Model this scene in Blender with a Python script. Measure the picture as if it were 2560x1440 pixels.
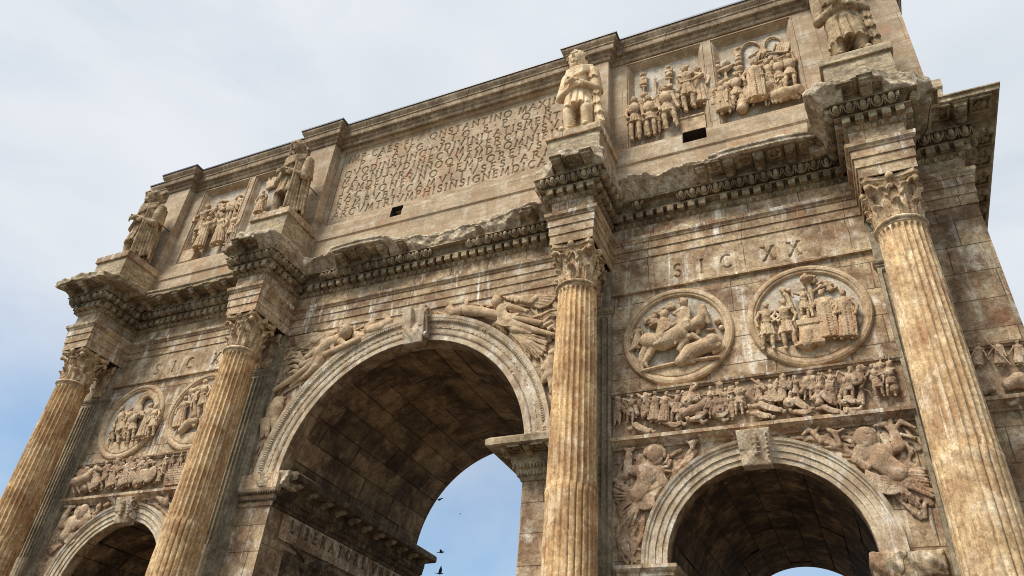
import bpy, bmesh, math, random
import numpy as np
from mathutils import Matrix, Vector

for o in list(bpy.data.objects): bpy.data.objects.remove(o)
SC = bpy.context.scene
COL = SC.collection
R = math.radians

# ------------------------------------------------------------------ camera, sky, sun, exposure
CAMP = np.array([9.505, -13.513, 1.678]); AZ, EL, RO, FPX = -0.47186, 0.61418, 0.09082, 1889.24   # FPX for a 2560 px wide frame
def cam_axes():
    f = np.array([math.sin(AZ)*math.cos(EL), math.cos(AZ)*math.cos(EL), math.sin(EL)])
    r = np.cross(f, [0, 0, 1]); r /= np.linalg.norm(r); u = np.cross(r, f)
    return math.cos(RO)*r + math.sin(RO)*u, -math.sin(RO)*r + math.cos(RO)*u, f
CR, CU, CF = cam_axes()
cd = bpy.data.cameras.new('camera'); cam = bpy.data.objects.new('camera', cd); COL.objects.link(cam)
cam.matrix_world = Matrix([[CR[i], CU[i], -CF[i], CAMP[i]] for i in range(3)] + [[0, 0, 0, 1]])
cd.sensor_width = 36; cd.lens = FPX/2560*36; cd.clip_start = .1; cd.clip_end = 5000
SC.camera = cam
SUN_EL, SUN_AZ = R(54), R(208)          # azimuth measured clockwise from +Y
SUN_STRENGTH, SKY_STRENGTH, EXPOSURE = 3.3, .1, .50
w = bpy.data.worlds.new('World'); SC.world = w; w.use_nodes = True
def build_world():
    nt = w.node_tree; N = nt.nodes; L = nt.links; N.clear()
    out = N.new('ShaderNodeOutputWorld'); bg = N.new('ShaderNodeBackground'); bg.inputs[1].default_value = SKY_STRENGTH
    sky = N.new('ShaderNodeTexSky'); sky.sky_type = 'NISHITA'; sky.sun_disc = False
    sky.sun_elevation = SUN_EL; sky.sun_rotation = SUN_AZ; sky.air_density = 1.0; sky.dust_density = 2.0; sky.ozone_density = 1.5
    tc = N.new('ShaderNodeTexCoord')
    sep = N.new('ShaderNodeSeparateXYZ'); L.new(tc.outputs['Generated'], sep.inputs[0])
    mp = N.new('ShaderNodeMapping'); mp.inputs['Scale'].default_value = (1.3, 1.3, 3.0); L.new(tc.outputs['Generated'], mp.inputs[0])
    n1 = N.new('ShaderNodeTexNoise'); n1.inputs['Scale'].default_value = 1.7; n1.inputs['Detail'].default_value = 7; n1.inputs['Roughness'].default_value = .58
    n1.inputs['Distortion'].default_value = .35; L.new(mp.outputs[0], n1.inputs[0])
    # cloud cover grows with elevation: open blue low in the sky, a white sheet overhead
    mr = N.new('ShaderNodeMapRange'); mr.interpolation_type = 'SMOOTHSTEP'
    mr.inputs[1].default_value = .26; mr.inputs[2].default_value = .52; mr.inputs[3].default_value = .27; mr.inputs[4].default_value = 1.0
    L.new(sep.outputs[2], mr.inputs[0])
    c1 = N.new('ShaderNodeMapRange'); c1.inputs[1].default_value = .30; c1.inputs[2].default_value = .72; c1.inputs[3].default_value = -.20; c1.inputs[4].default_value = .30
    L.new(n1.outputs[0], c1.inputs[0])
    ad = N.new('ShaderNodeMath'); ad.operation = 'ADD'; ad.use_clamp = True; L.new(mr.outputs[0], ad.inputs[0]); L.new(c1.outputs[0], ad.inputs[1])
    n2 = N.new('ShaderNodeTexNoise'); n2.inputs['Scale'].default_value = 2.6; n2.inputs['Detail'].default_value = 6; L.new(mp.outputs[0], n2.inputs[0])
    cr = N.new('ShaderNodeMixRGB'); cr.inputs[1].default_value = (4.9, 5.3, 5.8, 1); cr.inputs[2].default_value = (5.75, 6.0, 6.35, 1)
    c2 = N.new('ShaderNodeMapRange'); c2.inputs[1].default_value = .33; c2.inputs[2].default_value = .66; L.new(n2.outputs[0], c2.inputs[0]); L.new(c2.outputs[0], cr.inputs[0])
    sk = N.new('ShaderNodeMixRGB'); sk.blend_type = 'MULTIPLY'; sk.inputs[0].default_value = 1; sk.inputs[2].default_value = (.86, 1.16, 1.28, 1); L.new(sky.outputs[0], sk.inputs[1])
    mx = N.new('ShaderNodeMixRGB'); L.new(ad.outputs[0], mx.inputs[0]); L.new(sk.outputs[0], mx.inputs[1]); L.new(cr.outputs[0], mx.inputs[2])
    L.new(mx.outputs[0], bg.inputs[0]); L.new(bg.outputs[0], out.inputs[0])
build_world()
sl = bpy.data.lights.new('sun', 'SUN'); sl.energy = SUN_STRENGTH; sl.angle = R(20); sl.color = (1, .97, .92)
so = bpy.data.objects.new('sun', sl); COL.objects.link(so)
so.rotation_euler = Vector((-math.sin(SUN_AZ)*math.cos(SUN_EL), -math.cos(SUN_AZ)*math.cos(SUN_EL), -math.sin(SUN_EL))).to_track_quat('-Z', 'Y').to_euler()
SC.view_settings.view_transform = 'Standard'; SC.view_settings.look = 'None'; SC.view_settings.exposure = EXPOSURE; SC.view_settings.gamma = 1
SC.cycles.max_bounces = 6; SC.cycles.diffuse_bounces = 3; SC.cycles.use_denoising = True; SC.cycles.filter_width = .95

# ------------------------------------------------------------------ helpers: points on the monument's planes, objects, meshes
def at(x, y, Y):
    """world point seen at photograph pixel (x, y) on the vertical plane y = Y"""
    d = (x-1280)/FPX*CR - (y-720)/FPX*CU + CF
    t = (Y-CAMP[1])/d[1]; return CAMP + t*d
def uw(x, y, Y): p = at(x, y, Y); return np.array([p[0], p[2]])

def empty(name, parent=None, label=None, cat=None, group=None):
    o = bpy.data.objects.new(name, None); COL.objects.link(o)
    if parent: o.parent = parent
    tag(o, label, cat, group); return o
def tag(o, label=None, cat=None, group=None, kind=None):
    if label: o['label'] = label
    if cat: o['category'] = cat
    if group: o['group'] = group
    if kind: o['kind'] = kind
    return o
def mesh_obj(name, V, F, mat, parent=None, smooth=False, loc=None, label=None):
    me = bpy.data.meshes.new(name); V = np.asarray(V, np.float32)
    if isinstance(F, np.ndarray):
        n, k = F.shape
        me.vertices.add(len(V)); me.vertices.foreach_set('co', V.ravel())
        me.loops.add(n*k); me.loops.foreach_set('vertex_index', F.ravel().astype(np.int32))
        me.polygons.add(n); me.polygons.foreach_set('loop_start', np.arange(0, n*k, k, dtype=np.int32))
        me.update(calc_edges=True); me.validate()
    else:
        me.from_pydata(V.tolist(), [], F); me.update()
    if smooth: me.polygons.foreach_set('use_smooth', np.ones(len(me.polygons), bool))
    for m in (mat if isinstance(mat, list) else [mat]): me.materials.append(m)
    o = bpy.data.objects.new(name, me); COL.objects.link(o)
    if parent: o.parent = parent
    if loc is not None: o.location = loc
    if label: o['label'] = label
    return o
def fix_normals(o):
    bm = bmesh.new(); bm.from_mesh(o.data); bmesh.ops.recalc_face_normals(bm, faces=bm.faces); bm.to_mesh(o.data); bm.free(); return o
def copy_mesh(o, name, parent, M):
    c = o.copy(); c.name = name; COL.objects.link(c); c.parent = parent; c.matrix_world = M; return c

class MB:
    """collects simple solids into one mesh"""
    def __init__(s): s.V = []; s.F = []; s.n = 0
    def raw(s, V, F):
        V = np.asarray(V, float); s.V.append(V); s.F += [tuple(int(i)+s.n for i in f) for f in F]; s.n += len(V); return s
    def box(s, x0, x1, y0, y1, z0, z1, bev=0.0):
        if bev <= 0:
            V = [(x, y, z) for z in (z0, z1) for y in (y0, y1) for x in (x0, x1)]
            return s.raw(V, [(0, 2, 3, 1), (4, 5, 7, 6), (0, 1, 5, 4), (2, 6, 7, 3), (0, 4, 6, 2), (1, 3, 7, 5)])
        bm = bmesh.new(); bmesh.ops.create_cube(bm, size=1)
        for v in bm.verts: v.co = Vector(((x0+x1)/2+v.co.x*(x1-x0), (y0+y1)/2+v.co.y*(y1-y0), (z0+z1)/2+v.co.z*(z1-z0)))
        bmesh.ops.bevel(bm, geom=bm.edges[:], offset=bev, segments=2, profile=.6, affect='EDGES')
        bm.verts.index_update(); V = [v.co[:] for v in bm.verts]; F = [[v.index for v in f.verts] for f in bm.faces]; bm.free()
        return s.raw(V, F)
    def inst(s, tpl, pts, mats=None):
        TV, TF = tpl
        for i, p in enumerate(pts):
            M = mats[i] if mats is not None else np.eye(3)
            s.raw(TV @ M.T + p, TF)
        return s
    def build(s, name, mat, parent=None, smooth=False, label=None):
        return mesh_obj(name, np.concatenate(s.V), s.F, mat, parent, smooth, label=label)

def sweep(path, prof, closed=False, cap=True):
    """sweep a profile [(d outward, z)] along a plan path [(x, y)]; outward = right-hand side when walking -> uses mitred corners"""
    P = np.array(path, float); n = len(P); prof = np.array(prof, float); m = len(prof)
    seg = (np.roll(P, -1, 0)-P); seg = seg/np.linalg.norm(seg, axis=1)[:, None]
    nor = np.stack([seg[:, 1], -seg[:, 0]], 1)
    V = []
    for i in range(n):
        a = nor[i-1] if (closed or i > 0) else nor[i]; b = nor[i] if (closed or i < n-1) else nor[i-1]
        mit = (a+b)/(1+a@b)
        for d, z in prof: V.append((P[i, 0]+mit[0]*d, P[i, 1]+mit[1]*d, z))
    F = []
    for i in range(n if closed else n-1):
        j = (i+1) % n
        for k in range(m-1): F.append((i*m+k, j*m+k, j*m+k+1, i*m+k+1))
    if not closed and cap: F.append(tuple(range(m-1, -1, -1))); F.append(tuple((n-1)*m+k for k in range(m)))
    return np.array(V), F

# ------------------------------------------------------------------ sculpting: distance fields meshed with surface nets
RNG = np.random.default_rng(7)
def tri(t): t = t/(2*np.pi); return 4*np.abs(t-np.floor(t+.5))-1
class Sculpt:
    def __init__(s): s.ops = []
    def _b(s, lo, hi, fn, k, sub=False): s.ops.append((np.minimum(lo, hi), np.maximum(lo, hi), fn, k, sub)); return s
    def cap(s, a, b, ra, rb=None, k=.02, sub=False):
        a = np.array(a, float); b = np.array(b, float); rb = ra if rb is None else rb; m = max(ra, rb)
        ab = b-a; L2 = max(ab@ab, 1e-9)
        def fn(x, y, z):
            px, py, pz = x-a[0], y-a[1], z-a[2]
            t = np.clip((px*ab[0]+py*ab[1]+pz*ab[2])/L2, 0, 1)
            return np.sqrt((px-t*ab[0])**2+(py-t*ab[1])**2+(pz-t*ab[2])**2)-(ra+(rb-ra)*t)
        return s._b(np.minimum(a, b)-m, np.maximum(a, b)+m, fn, k, sub)
    def chain(s, pts, r, k=.02):
        r = np.broadcast_to(np.array(r, float), (len(pts),))
        for i in range(len(pts)-1): s.cap(pts[i], pts[i+1], r[i], r[i+1], k)
        return s
    def ell(s, c, r, k=.02, rot=0.0, sub=False):
        """ellipsoid; rot turns it in the x-z plane"""
        c = np.array(c, float); r = np.array(r, float)*np.ones(3); m = r.max(); co, si = math.cos(rot), math.sin(rot)
        def fn(x, y, z):
            px, py, pz = x-c[0], y-c[1], z-c[2]
            qx, qz = px*co+pz*si, -px*si+pz*co
            k0 = np.sqrt((qx/r[0])**2+(py/r[1])**2+(qz/r[2])**2)
            k1 = np.sqrt((qx/r[0]**2)**2+(py/r[1]**2)**2+(qz/r[2]**2)**2)+1e-9
            return k0*(k0-1)/k1
        return s._b(c-m, c+m, fn, k, sub)
    def box(s, c, h, rd=.01, k=.005, rot=0.0, sub=False):
        c = np.array(c, float); h = np.array(h, float); m = np.linalg.norm(h[[0, 2]]); m = np.array([m, h[1], m]); co, si = math.cos(rot), math.sin(rot)
        def fn(x, y, z):
            px, py, pz = x-c[0], y-c[1], z-c[2]
            qx, qy, qz = abs(px*co+pz*si)-h[0]+rd, abs(py)-h[1]+rd+px*0, abs(-px*si+pz*co)-h[2]+rd
            return np.sqrt(np.maximum(qx, 0)**2+np.maximum(qy, 0)**2+np.maximum(qz, 0)**2)+np.minimum(np.maximum(qx, np.maximum(qy, qz)), 0)-rd
        return s._b(c-m, c+m, fn, k, sub)
    def drape(s, a, b, wa, wb, n=9, amp=.12, k=.02, ph=0., hem=0.):
        """a hanging pleated cloth tube from a (top) to b (hem); wa, wb = (half width x, half depth y)"""
        a = np.array(a, float); b = np.array(b, float); ab = b-a; L2 = ab@ab; L = math.sqrt(L2); m = max(wa+wb)*1.15
        def fn(x, y, z):
            px, py, pz = x-a[0], y-a[1], z-a[2]
            t = (px*ab[0]+py*ab[1]+pz*ab[2])/L2
            tc = np.clip(t, 0, 1)
            qx, qy = px-tc*ab[0], py-tc*ab[1]
            wx = wa[0]+(wb[0]-wa[0])*tc; wy = wa[1]+(wb[1]-wa[1])*tc
            th = np.arctan2(qy/wy, qx/wx)
            cc = np.cos(.5*(n*th+ph+1.1*np.sin(2*th+ph)+.35*np.sin(5*tc+ph)))
            f = 1+amp*(.45+.55*tc)*(.55-1.9*np.exp(-(cc/.34)**2))
            d = (np.sqrt((qx/wx)**2+(qy/wy)**2)/f-1)*np.minimum(wx, wy)*.9
            e = (abs(t-.5)-.5)*L + hem*np.cos(n*th+ph)*tc
            return np.maximum(d, e)
        return s._b(np.minimum(a, b)-m, np.maximum(a, b)+m, fn, k)
    def arc(s, c, r, t0, t1, rad, n=10, k=.01, y2=None):
        P = [(c[0]+r*math.cos(t0+(t1-t0)*i/n), c[1] if y2 is None else c[1]+(y2-c[1])*i/n, c[2]+r*math.sin(t0+(t1-t0)*i/n)) for i in range(n+1)]
        return s.chain(P, rad, k)
    def fn(s, lo, hi, f, k=.01, sub=False): return s._b(np.array(lo, float), np.array(hi, float), f, k, sub)
    def mesh(s, res=.018, rough=.004, clip=None, rfreq=1.0):
        lo = np.min([o[0] for o in s.ops if not o[4]], 0)-2.5*res; hi = np.max([o[1] for o in s.ops if not o[4]], 0)+2.5*res
        if clip is not None: lo = np.maximum(lo, clip[0]); hi = np.minimum(hi, clip[1])
        n = np.ceil((hi-lo)/res).astype(int)+1
        ax = [lo[i]+res*np.arange(n[i]) for i in range(3)]
        D = np.full(n, .08, np.float32)
        for blo, bhi, f, k, sub in s.ops:
            i0 = np.clip(((blo-.03-k-lo)/res).astype(int), 0, n-1); i1 = np.clip(((bhi+.03+k-lo)/res).astype(int)+2, 1, n)
            if (i1 <= i0).any(): continue
            sl = tuple(slice(i0[q], i1[q]) for q in range(3))
            d = f(ax[0][sl[0]][:, None, None], ax[1][sl[1]][None, :, None], ax[2][sl[2]][None, None, :])
            A = D[sl]
            if sub:
                d = -d; h = np.clip(.5-.5*(A-d)/k, 0, 1); D[sl] = A*(1-h)+d*h+k*h*(1-h)
            else:
                h = np.clip(.5+.5*(A-d)/k, 0, 1); D[sl] = A*(1-h)+d*h-k*h*(1-h)
        if rough:
            x, y, z = ax[0][:, None, None]*rfreq, ax[1][None, :, None]*rfreq, ax[2][None, None, :]*rfreq
            D += rough*(.7*np.sin(61*x+17*z+2*np.sin(23*y))*np.sin(67*z-23*y+3)+.8*np.sin(123*x-49*y+5)*np.sin(117*z+51*x+2*np.sin(31*z)))
        if clip is not None:
            pass
        D[0] = D[-1] = .05; D[:, 0] = D[:, -1] = .05; D[:, :, 0] = D[:, :, -1] = .05
        return nets(D, lo, res)
def nets(D, lo, res):
    S = D < 0; n = np.array(D.shape)
    c = np.zeros(n-1, np.int8)
    for i in (0, 1):
        for j in (0, 1):
            for k in (0, 1): c += S[i:n[0]-1+i, j:n[1]-1+j, k:n[2]-1+k]
    cell = np.argwhere((c > 0) & (c < 8))
    idx = np.full(n-1, -1, np.int64); idx[tuple(cell.T)] = np.arange(len(cell))
    P = np.zeros((len(cell), 3)); W = np.zeros(len(cell))
    cor = [(i, j, k) for i in (0, 1) for j in (0, 1) for k in (0, 1)]
    vals = {q: D[cell[:, 0]+q[0], cell[:, 1]+q[1], cell[:, 2]+q[2]] for q in cor}
    for a in cor:
        for ax in range(3):
            if a[ax]: continue
            b = list(a); b[ax] = 1; b = tuple(b)
            va, vb = vals[a], vals[b]; m = (va < 0) != (vb < 0)
            t = np.where(m, va/np.where(m, va-vb, 1), 0)
            q = np.tile(np.array(a, float), (len(cell), 1)); q[:, ax] += t
            P += q*m[:, None]; W += m
    V = lo+(cell+P/np.maximum(W, 1)[:, None])*res
    F = []
    for ax in range(3):
        o1, o2 = [(1, 2), (2, 0), (0, 1)][ax]
        s0 = [slice(1, -1)]*3; s1 = [slice(1, -1)]*3
        s0[ax] = slice(0, -1); s1[ax] = slice(1, None)
        A, B = S[tuple(s0)], S[tuple(s1)]
        off = np.array([1, 1, 1]); off[ax] = 0
        for inv in (False, True):
            E = np.argwhere((A & ~B) if not inv else (~A & B))+off
            if not len(E): continue
            e1 = np.zeros(3, int); e1[o1] = 1; e2 = np.zeros(3, int); e2[o2] = 1
            q = [E-e1-e2, E-e2, E, E-e1]
            f = np.stack([idx[tuple(v.T)] for v in q], 1)
            F.append(f if not inv else f[:, ::-1])
    return V, np.concatenate(F)
def sculpt_obj(s, name, mat, parent=None, res=.018, rough=.004, label=None, clip=None):
    V, F = s.mesh(res, rough, clip); return mesh_obj(name, V, F, mat, parent, True, label=label)
# ------------------------------------------------------------------ procedural stone
def S2L(*c):
    c = tuple(((v/255+.055)/1.055)**2.4 if v > 10 else v/255/12.92 for v in c); g = sum(c)/3
    return tuple(g+(v-g)*q for v, q in zip(c, (1.0, 1., 1.02)))+(1,)
def stone(name, base, dark, light, stain=None, joint=None, streak=.5, blotch=.5, patch_scale=1.3, grain=.35, bump=.35, vein=None, vault=None, stain_amt=.35, pits=.4, streak_scale=5., rough=.86, gain=1.36, speck=1., carve=0., island=0.):
    m = bpy.data.materials.new(name); m.use_nodes = True; nt = m.node_tree; N = nt.nodes; L = nt.links
    bs = N['Principled BSDF']; bs.inputs['Roughness'].default_value = rough; bs.inputs['Specular IOR Level'].default_value = .18
    geo = N.new('ShaderNodeNewGeometry'); pos = geo.outputs['Position']
    def mapping(sc, src=pos, loc=(0, 0, 0)):
        q = N.new('ShaderNodeMapping'); q.inputs['Scale'].default_value = sc; q.inputs['Location'].default_value = loc; L.new(src, q.inputs[0]); return q.outputs[0]
    def noise(sc, det=5, rg=.55, src=pos, dist=0.):
        q = N.new('ShaderNodeTexNoise'); q.inputs['Scale'].default_value = sc; q.inputs['Detail'].default_value = det; q.inputs['Roughness'].default_value = rg; q.inputs['Distortion'].default_value = dist
        L.new(src, q.inputs[0]); return q.outputs[0]
    def ramp(src, a, b, lo=0., hi=1.):
        q = N.new('ShaderNodeMapRange'); q.interpolation_type = 'SMOOTHSTEP'; q.inputs[1].default_value = a; q.inputs[2].default_value = b; q.inputs[3].default_value = lo; q.inputs[4].default_value = hi
        L.new(src, q.inputs[0]); return q.outputs[0]
    def mth(op, a, b):
        q = N.new('ShaderNodeMath'); q.operation = op
        for i, v in enumerate((a, b)):
            if isinstance(v, (int, float)): q.inputs[i].default_value = v
            else: L.new(v, q.inputs[i])
        return q.outputs[0]
    def mix(fac, a, b, mode='MIX'):      # b may be a grey value
        q = N.new('ShaderNodeMixRGB'); q.blend_type = mode
        for i, v in ((0, fac), (1, a), (2, b)):
            if isinstance(v, (int, float)): q.inputs[i].default_value = v
            elif isinstance(v, tuple): q.inputs[i].default_value = v
            else: L.new(v, q.inputs[i])
        return q.outputs[0]
    big = noise(patch_scale, 6, .6, dist=.4); mid = noise(patch_scale*4.2, 6, .62, dist=.6); fine = noise(34, 5, .7)
    col = mix(ramp(big, .36, .66), dark, base)
    col = mix(mth('MULTIPLY', ramp(mid, .45, .68), blotch), col, dark)
    col = mix(mth('MULTIPLY', ramp(noise(patch_scale*2.1, 5, .6, mapping((1, 1, 1), loc=(7, 3, 1))), .5, .72), blotch*.9), col, light)
    # pale and dark run-off down the face
    st = mapping((streak_scale, streak_scale, streak_scale*.07))
    s1 = ramp(noise(1.0, 6, .65, st, .3), .52, .70); s2 = ramp(noise(1.3, 6, .65, mapping((streak_scale, streak_scale, streak_scale*.06), loc=(5, 5, 2)), .3), .53, .72)
    gate = ramp(noise(.9, 3, .5, mapping((1, 1, 1.6), loc=(2, 9, 4))), .38, .52)
    col = mix(mth('MULTIPLY', mth('MULTIPLY', s1, gate), streak), col, light)
    col = mix(mth('MULTIPLY', s2, streak*.7), col, dark)
    if stain:
        g2 = ramp(noise(1.1, 4, .6, mapping((1, 1, 1), loc=(11, 1, 8))), .52, .66)
        col = mix(mth('MULTIPLY', mth('MULTIPLY', g2, ramp(noise(1., 6, .7, mapping((7, 7, 1.1), loc=(1, 2, 3))), .42, .62)), stain_amt), col, stain)
    hgt = mth('MULTIPLY', fine, grain)
    if vein:
        vm = N.new('ShaderNodeMapping'); vm.inputs['Rotation'].default_value = vein[3]; vm.inputs['Scale'].default_value = vein[1]; L.new(pos, vm.inputs[0])
        wv = noise(1.0, 7, .68, vm.outputs[0], vein[2])
        col = mix(mth('MULTIPLY', ramp(wv, .47, .6), vein[4]), col, vein[0]); col = mix(mth('MULTIPLY', ramp(wv, .30, .44, 1, 0), vein[4]*.7), col, light)
    if joint or vault:
        sx = N.new('ShaderNodeSeparateXYZ'); L.new(pos, sx.inputs[0]); cb = N.new('ShaderNodeCombineXYZ')
        wob = mth('MULTIPLY', mth('SUBTRACT', noise(2.2, 3, .5), .5), .05)
        if vault:
            th = N.new('ShaderNodeMath'); th.operation = 'ARCTAN2'; L.new(mth('SUBTRACT', sx.outputs[2], vault[1]), th.inputs[0]); L.new(mth('SUBTRACT', sx.outputs[0], vault[0]), th.inputs[1])
            L.new(mth('ADD', sx.outputs[1], wob), cb.inputs[0]); L.new(mth('MULTIPLY', th.outputs[0], vault[2]), cb.inputs[1])
        else:
            L.new(mth('ADD', mth('ADD', sx.outputs[0], sx.outputs[1]), wob), cb.inputs[0]); L.new(mth('ADD', sx.outputs[2], mth('MULTIPLY', wob, .5)), cb.inputs[1])
        jw, jh, jm, jv, jz = joint
        mz = N.new('ShaderNodeMapping'); mz.inputs['Location'].default_value = (.31, -jz, 0); L.new(cb.outputs[0], mz.inputs[0])
        br = N.new('ShaderNodeTexBrick'); br.inputs['Scale'].default_value = 1; br.inputs['Brick Width'].default_value = jw; br.inputs['Row Height'].default_value = jh
        br.inputs['Mortar Size'].default_value = jm; br.inputs['Mortar Smooth'].default_value = .3; br.inputs['Color1'].default_value = (0, 0, 0, 1); br.inputs['Color2'].default_value = (1, 1, 1, 1); br.inputs['Bias'].default_value = 0
        br.inputs['Mortar'].default_value = (.5, .5, .5, 1); br.offset_frequency = 2; br.squash = .8; br.squash_frequency = 3; L.new(mz.outputs[0], br.inputs[0])
        tone = mix(br.outputs[0], tuple(1-jv*q for q in (1., 1.05, 1.15))+(1,), (1+jv, 1+jv*.98, 1+jv*.9, 1))
        col = mix(1.0, col, tone, 'MULTIPLY')
        jf = mth('MULTIPLY', br.outputs[1], ramp(noise(1.7, 3), .32, .5, .25, 1.))
        col = mix(mth('MULTIPLY', jf, .75), col, tuple(v*.38 for v in dark[:3])+(1,))
        hgt = mth('SUBTRACT', hgt, mth('MULTIPLY', jf, .8))
    if pits:
        pt = ramp(noise(17, 4, .75, dist=.2), .62, .74); col = mix(mth('MULTIPLY', pt, pits), col, tuple(v*.45 for v in dark[:3])+(1,)); hgt = mth('SUBTRACT', hgt, mth('MULTIPLY', pt, .5))
    col = mix(.5, col, mix(1.0, col, mix(ramp(fine, .3, .7), (.55, .53, .5, 1), (1.45, 1.43, 1.4, 1)), 'MULTIPLY'))
    gr = noise(11, 6, .72, dist=.5); col = mix(speck, col, mix(1.0, col, mix(ramp(gr, .30, .62), (.60, .57, .53, 1), (1.12, 1.12, 1.12, 1)), 'MULTIPLY'))
    at_ = N.new('ShaderNodeAttribute'); at_.attribute_name = 'cut'          # darker brown tint along the incised letter strokes
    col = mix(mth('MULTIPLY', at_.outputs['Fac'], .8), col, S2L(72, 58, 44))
    if island:     # every block of stone has its own tone
        ri = N.new('ShaderNodeMapRange'); ri.inputs[3].default_value = 1-island; ri.inputs[4].default_value = 1+island; L.new(geo.outputs['Random Per Island'], ri.inputs[0])
        col = mix(1.0, col, ri.outputs[0], 'MULTIPLY')
    col = mix(1.0, col, (gain*1.02, gain*.99, gain*.985, 1), 'MULTIPLY'); L.new(col, bs.inputs['Base Color'])
    hgt = mth('ADD', mth('ADD', hgt, mth('MULTIPLY', mid, .5)), mth('MULTIPLY', gr, .6))
    if carve:      # chisel lines and erosion of the carved surfaces
        cv = noise(1.0, 4, .6, mapping((26, 26, 9)), 1.6); hgt = mth('ADD', hgt, mth('MULTIPLY', cv, carve))
    bp = N.new('ShaderNodeBump'); bp.inputs['Strength'].default_value = bump; bp.inputs['Distance'].default_value = .04; L.new(hgt, bp.inputs['Height']); L.new(bp.outputs[0], bs.inputs['Normal'])
    return m
def plain(name, col, rough=.6, metal=0.):
    m = bpy.data.materials.new(name); m.use_nodes = True; bs = m.node_tree.nodes['Principled BSDF']; bs.inputs['Roughness'].default_value = rough; bs.inputs['Metallic'].default_value = metal
    n = m.node_tree.nodes.new('ShaderNodeTexNoise'); n.inputs['Scale'].default_value = 9; mx = m.node_tree.nodes.new('ShaderNodeMixRGB'); mx.inputs[1].default_value = col; mx.inputs[2].default_value = tuple(v*.6 for v in col[:3])+(1,)
    m.node_tree.links.new(n.outputs[0], mx.inputs[0]); m.node_tree.links.new(mx.outputs[0], bs.inputs['Base Color']); return m
ORANGE = S2L(176, 116, 74)
M_WALL = stone('weathered_marble_wall', S2L(172, 154, 124), S2L(114, 92, 72), S2L(206, 201, 186), stain=S2L(150, 98, 62), joint=(1.35, .62, .012, .20, .1), streak=.75, blotch=.6, bump=.5)
M_BAND = stone('marble_mouldings', S2L(176, 158, 128), S2L(122, 99, 76), S2L(212, 208, 196), stain=S2L(158, 108, 72), streak=1.0, blotch=.5, bump=.4, joint=(2.1, 9., .010, .13, -3.1))
M_ARCHI = stone('archivolt_marble', S2L(182, 168, 142), S2L(138, 119, 96), S2L(205, 202, 192), speck=.6, stain=S2L(160, 116, 84), streak=.5, blotch=.6, bump=.35)
M_CORN = stone('sooted_cornice_marble', S2L(152, 136, 109), S2L(100, 86, 67), S2L(186, 176, 150), streak=.4, blotch=.5, patch_scale=1.2, bump=.3, pits=.3)
M_ATTIC = stone('attic_marble', S2L(178, 161, 135), S2L(144, 127, 104), S2L(200, 194, 178), speck=.4, stain=ORANGE, joint=(2.3, 1.05, .008, .09, .55), streak=.45, blotch=.4, vein=(S2L(150, 122, 92), (1.1, 1.1, 7.), .7, (0, .07, 0), .4), pits=.15, bump=.22, gain=1.14)
M_ATTICB = stone('attic_slabs', S2L(178, 161, 134), S2L(144, 126, 101), S2L(200, 193, 175), speck=.4, stain=ORANGE, stain_amt=.5, streak=.55, blotch=.45, vein=(S2L(150, 122, 92), (1., 1., 8.), .7, (0, .05, 0), .45), pits=.15, bump=.22, gain=1.14)
M_TOPC = stone('attic_cornice_marble', S2L(158, 140, 114), S2L(118, 102, 82), S2L(186, 174, 150), streak=.4, blotch=.5, pits=.3, bump=.3, joint=(1.25, 9., .010, .08, -3.1), gain=1.20)
M_COL = stone('yellow_column_marble', S2L(202, 173, 128), S2L(150, 119, 85), S2L(214, 196, 162), stain=S2L(148, 96, 56), streak=.9, blotch=.6, streak_scale=7., pits=.5, bump=.35, vein=(S2L(128, 84, 52), (5, 5, 1.1), 1.2, (0, 0, 0), .3), stain_amt=.6, gain=1.30)
M_COLP = stone('pink_column_marble', S2L(203, 179, 138), S2L(156, 129, 96), S2L(216, 204, 176), stain=S2L(146, 104, 74), streak=.9, blotch=.6, streak_scale=7., pits=.5, bump=.4, vein=(S2L(150, 108, 78), (5, 5, 1.3), 1.4, (0, 0, 0), .3), stain_amt=.5, gain=1.30)
M_CAP = stone('capital_marble', S2L(184, 162, 128), S2L(130, 106, 80), S2L(206, 194, 168), streak=.4, blotch=.7, patch_scale=2.5, bump=.4)
M_PIL = stone('grey_pilaster_marble', S2L(146, 134, 112), S2L(108, 98, 80), S2L(168, 158, 136), streak=.7, blotch=.4, bump=.3)
M_PED = stone('green_veined_marble', S2L(164, 149, 122), S2L(126, 113, 92), S2L(190, 178, 152), stain=S2L(158, 128, 88), streak=.2, blotch=.4, vein=(S2L(112, 102, 84), (1.1, 1.1, 6.), 2.2, (0, .12, 0), .75), pits=.2, bump=.3)
M_RELIEF = stone('relief_marble', S2L(186, 164, 132), S2L(150, 126, 98), S2L(206, 194, 168), speck=.5, carve=2.2, stain=ORANGE, stain_amt=.2, streak=.3, blotch=.5, patch_scale=2.6, bump=.3, pits=.25, gain=1.25)
M_FRIEZE = stone('frieze_marble', S2L(172, 150, 122), S2L(126, 103, 82), S2L(200, 188, 164), speck=.6, carve=2.4, stain=S2L(150, 100, 72), streak=.3, blotch=.7, patch_scale=2.2, bump=.4, pits=.4)
M_GROUND_R = stone('relief_background', S2L(172, 164, 146), S2L(140, 126, 106), S2L(186, 186, 180), speck=.4, streak=.5, blotch=.7, patch_scale=2., bump=.3)
M_STAT = stone('pale_statue_marble', S2L(206, 186, 152), S2L(164, 140, 108), S2L(222, 210, 184), speck=.2, streak=.3, blotch=.45, patch_scale=2., bump=.2, pits=.2, gain=1.42)
M_STATD = stone('weathered_statue_marble', S2L(180, 157, 122), S2L(128, 106, 80), S2L(206, 190, 158), speck=.35, carve=1.2, streak=.5, blotch=.7, patch_scale=3., bump=.35, pits=.4, gain=1.0)
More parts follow.
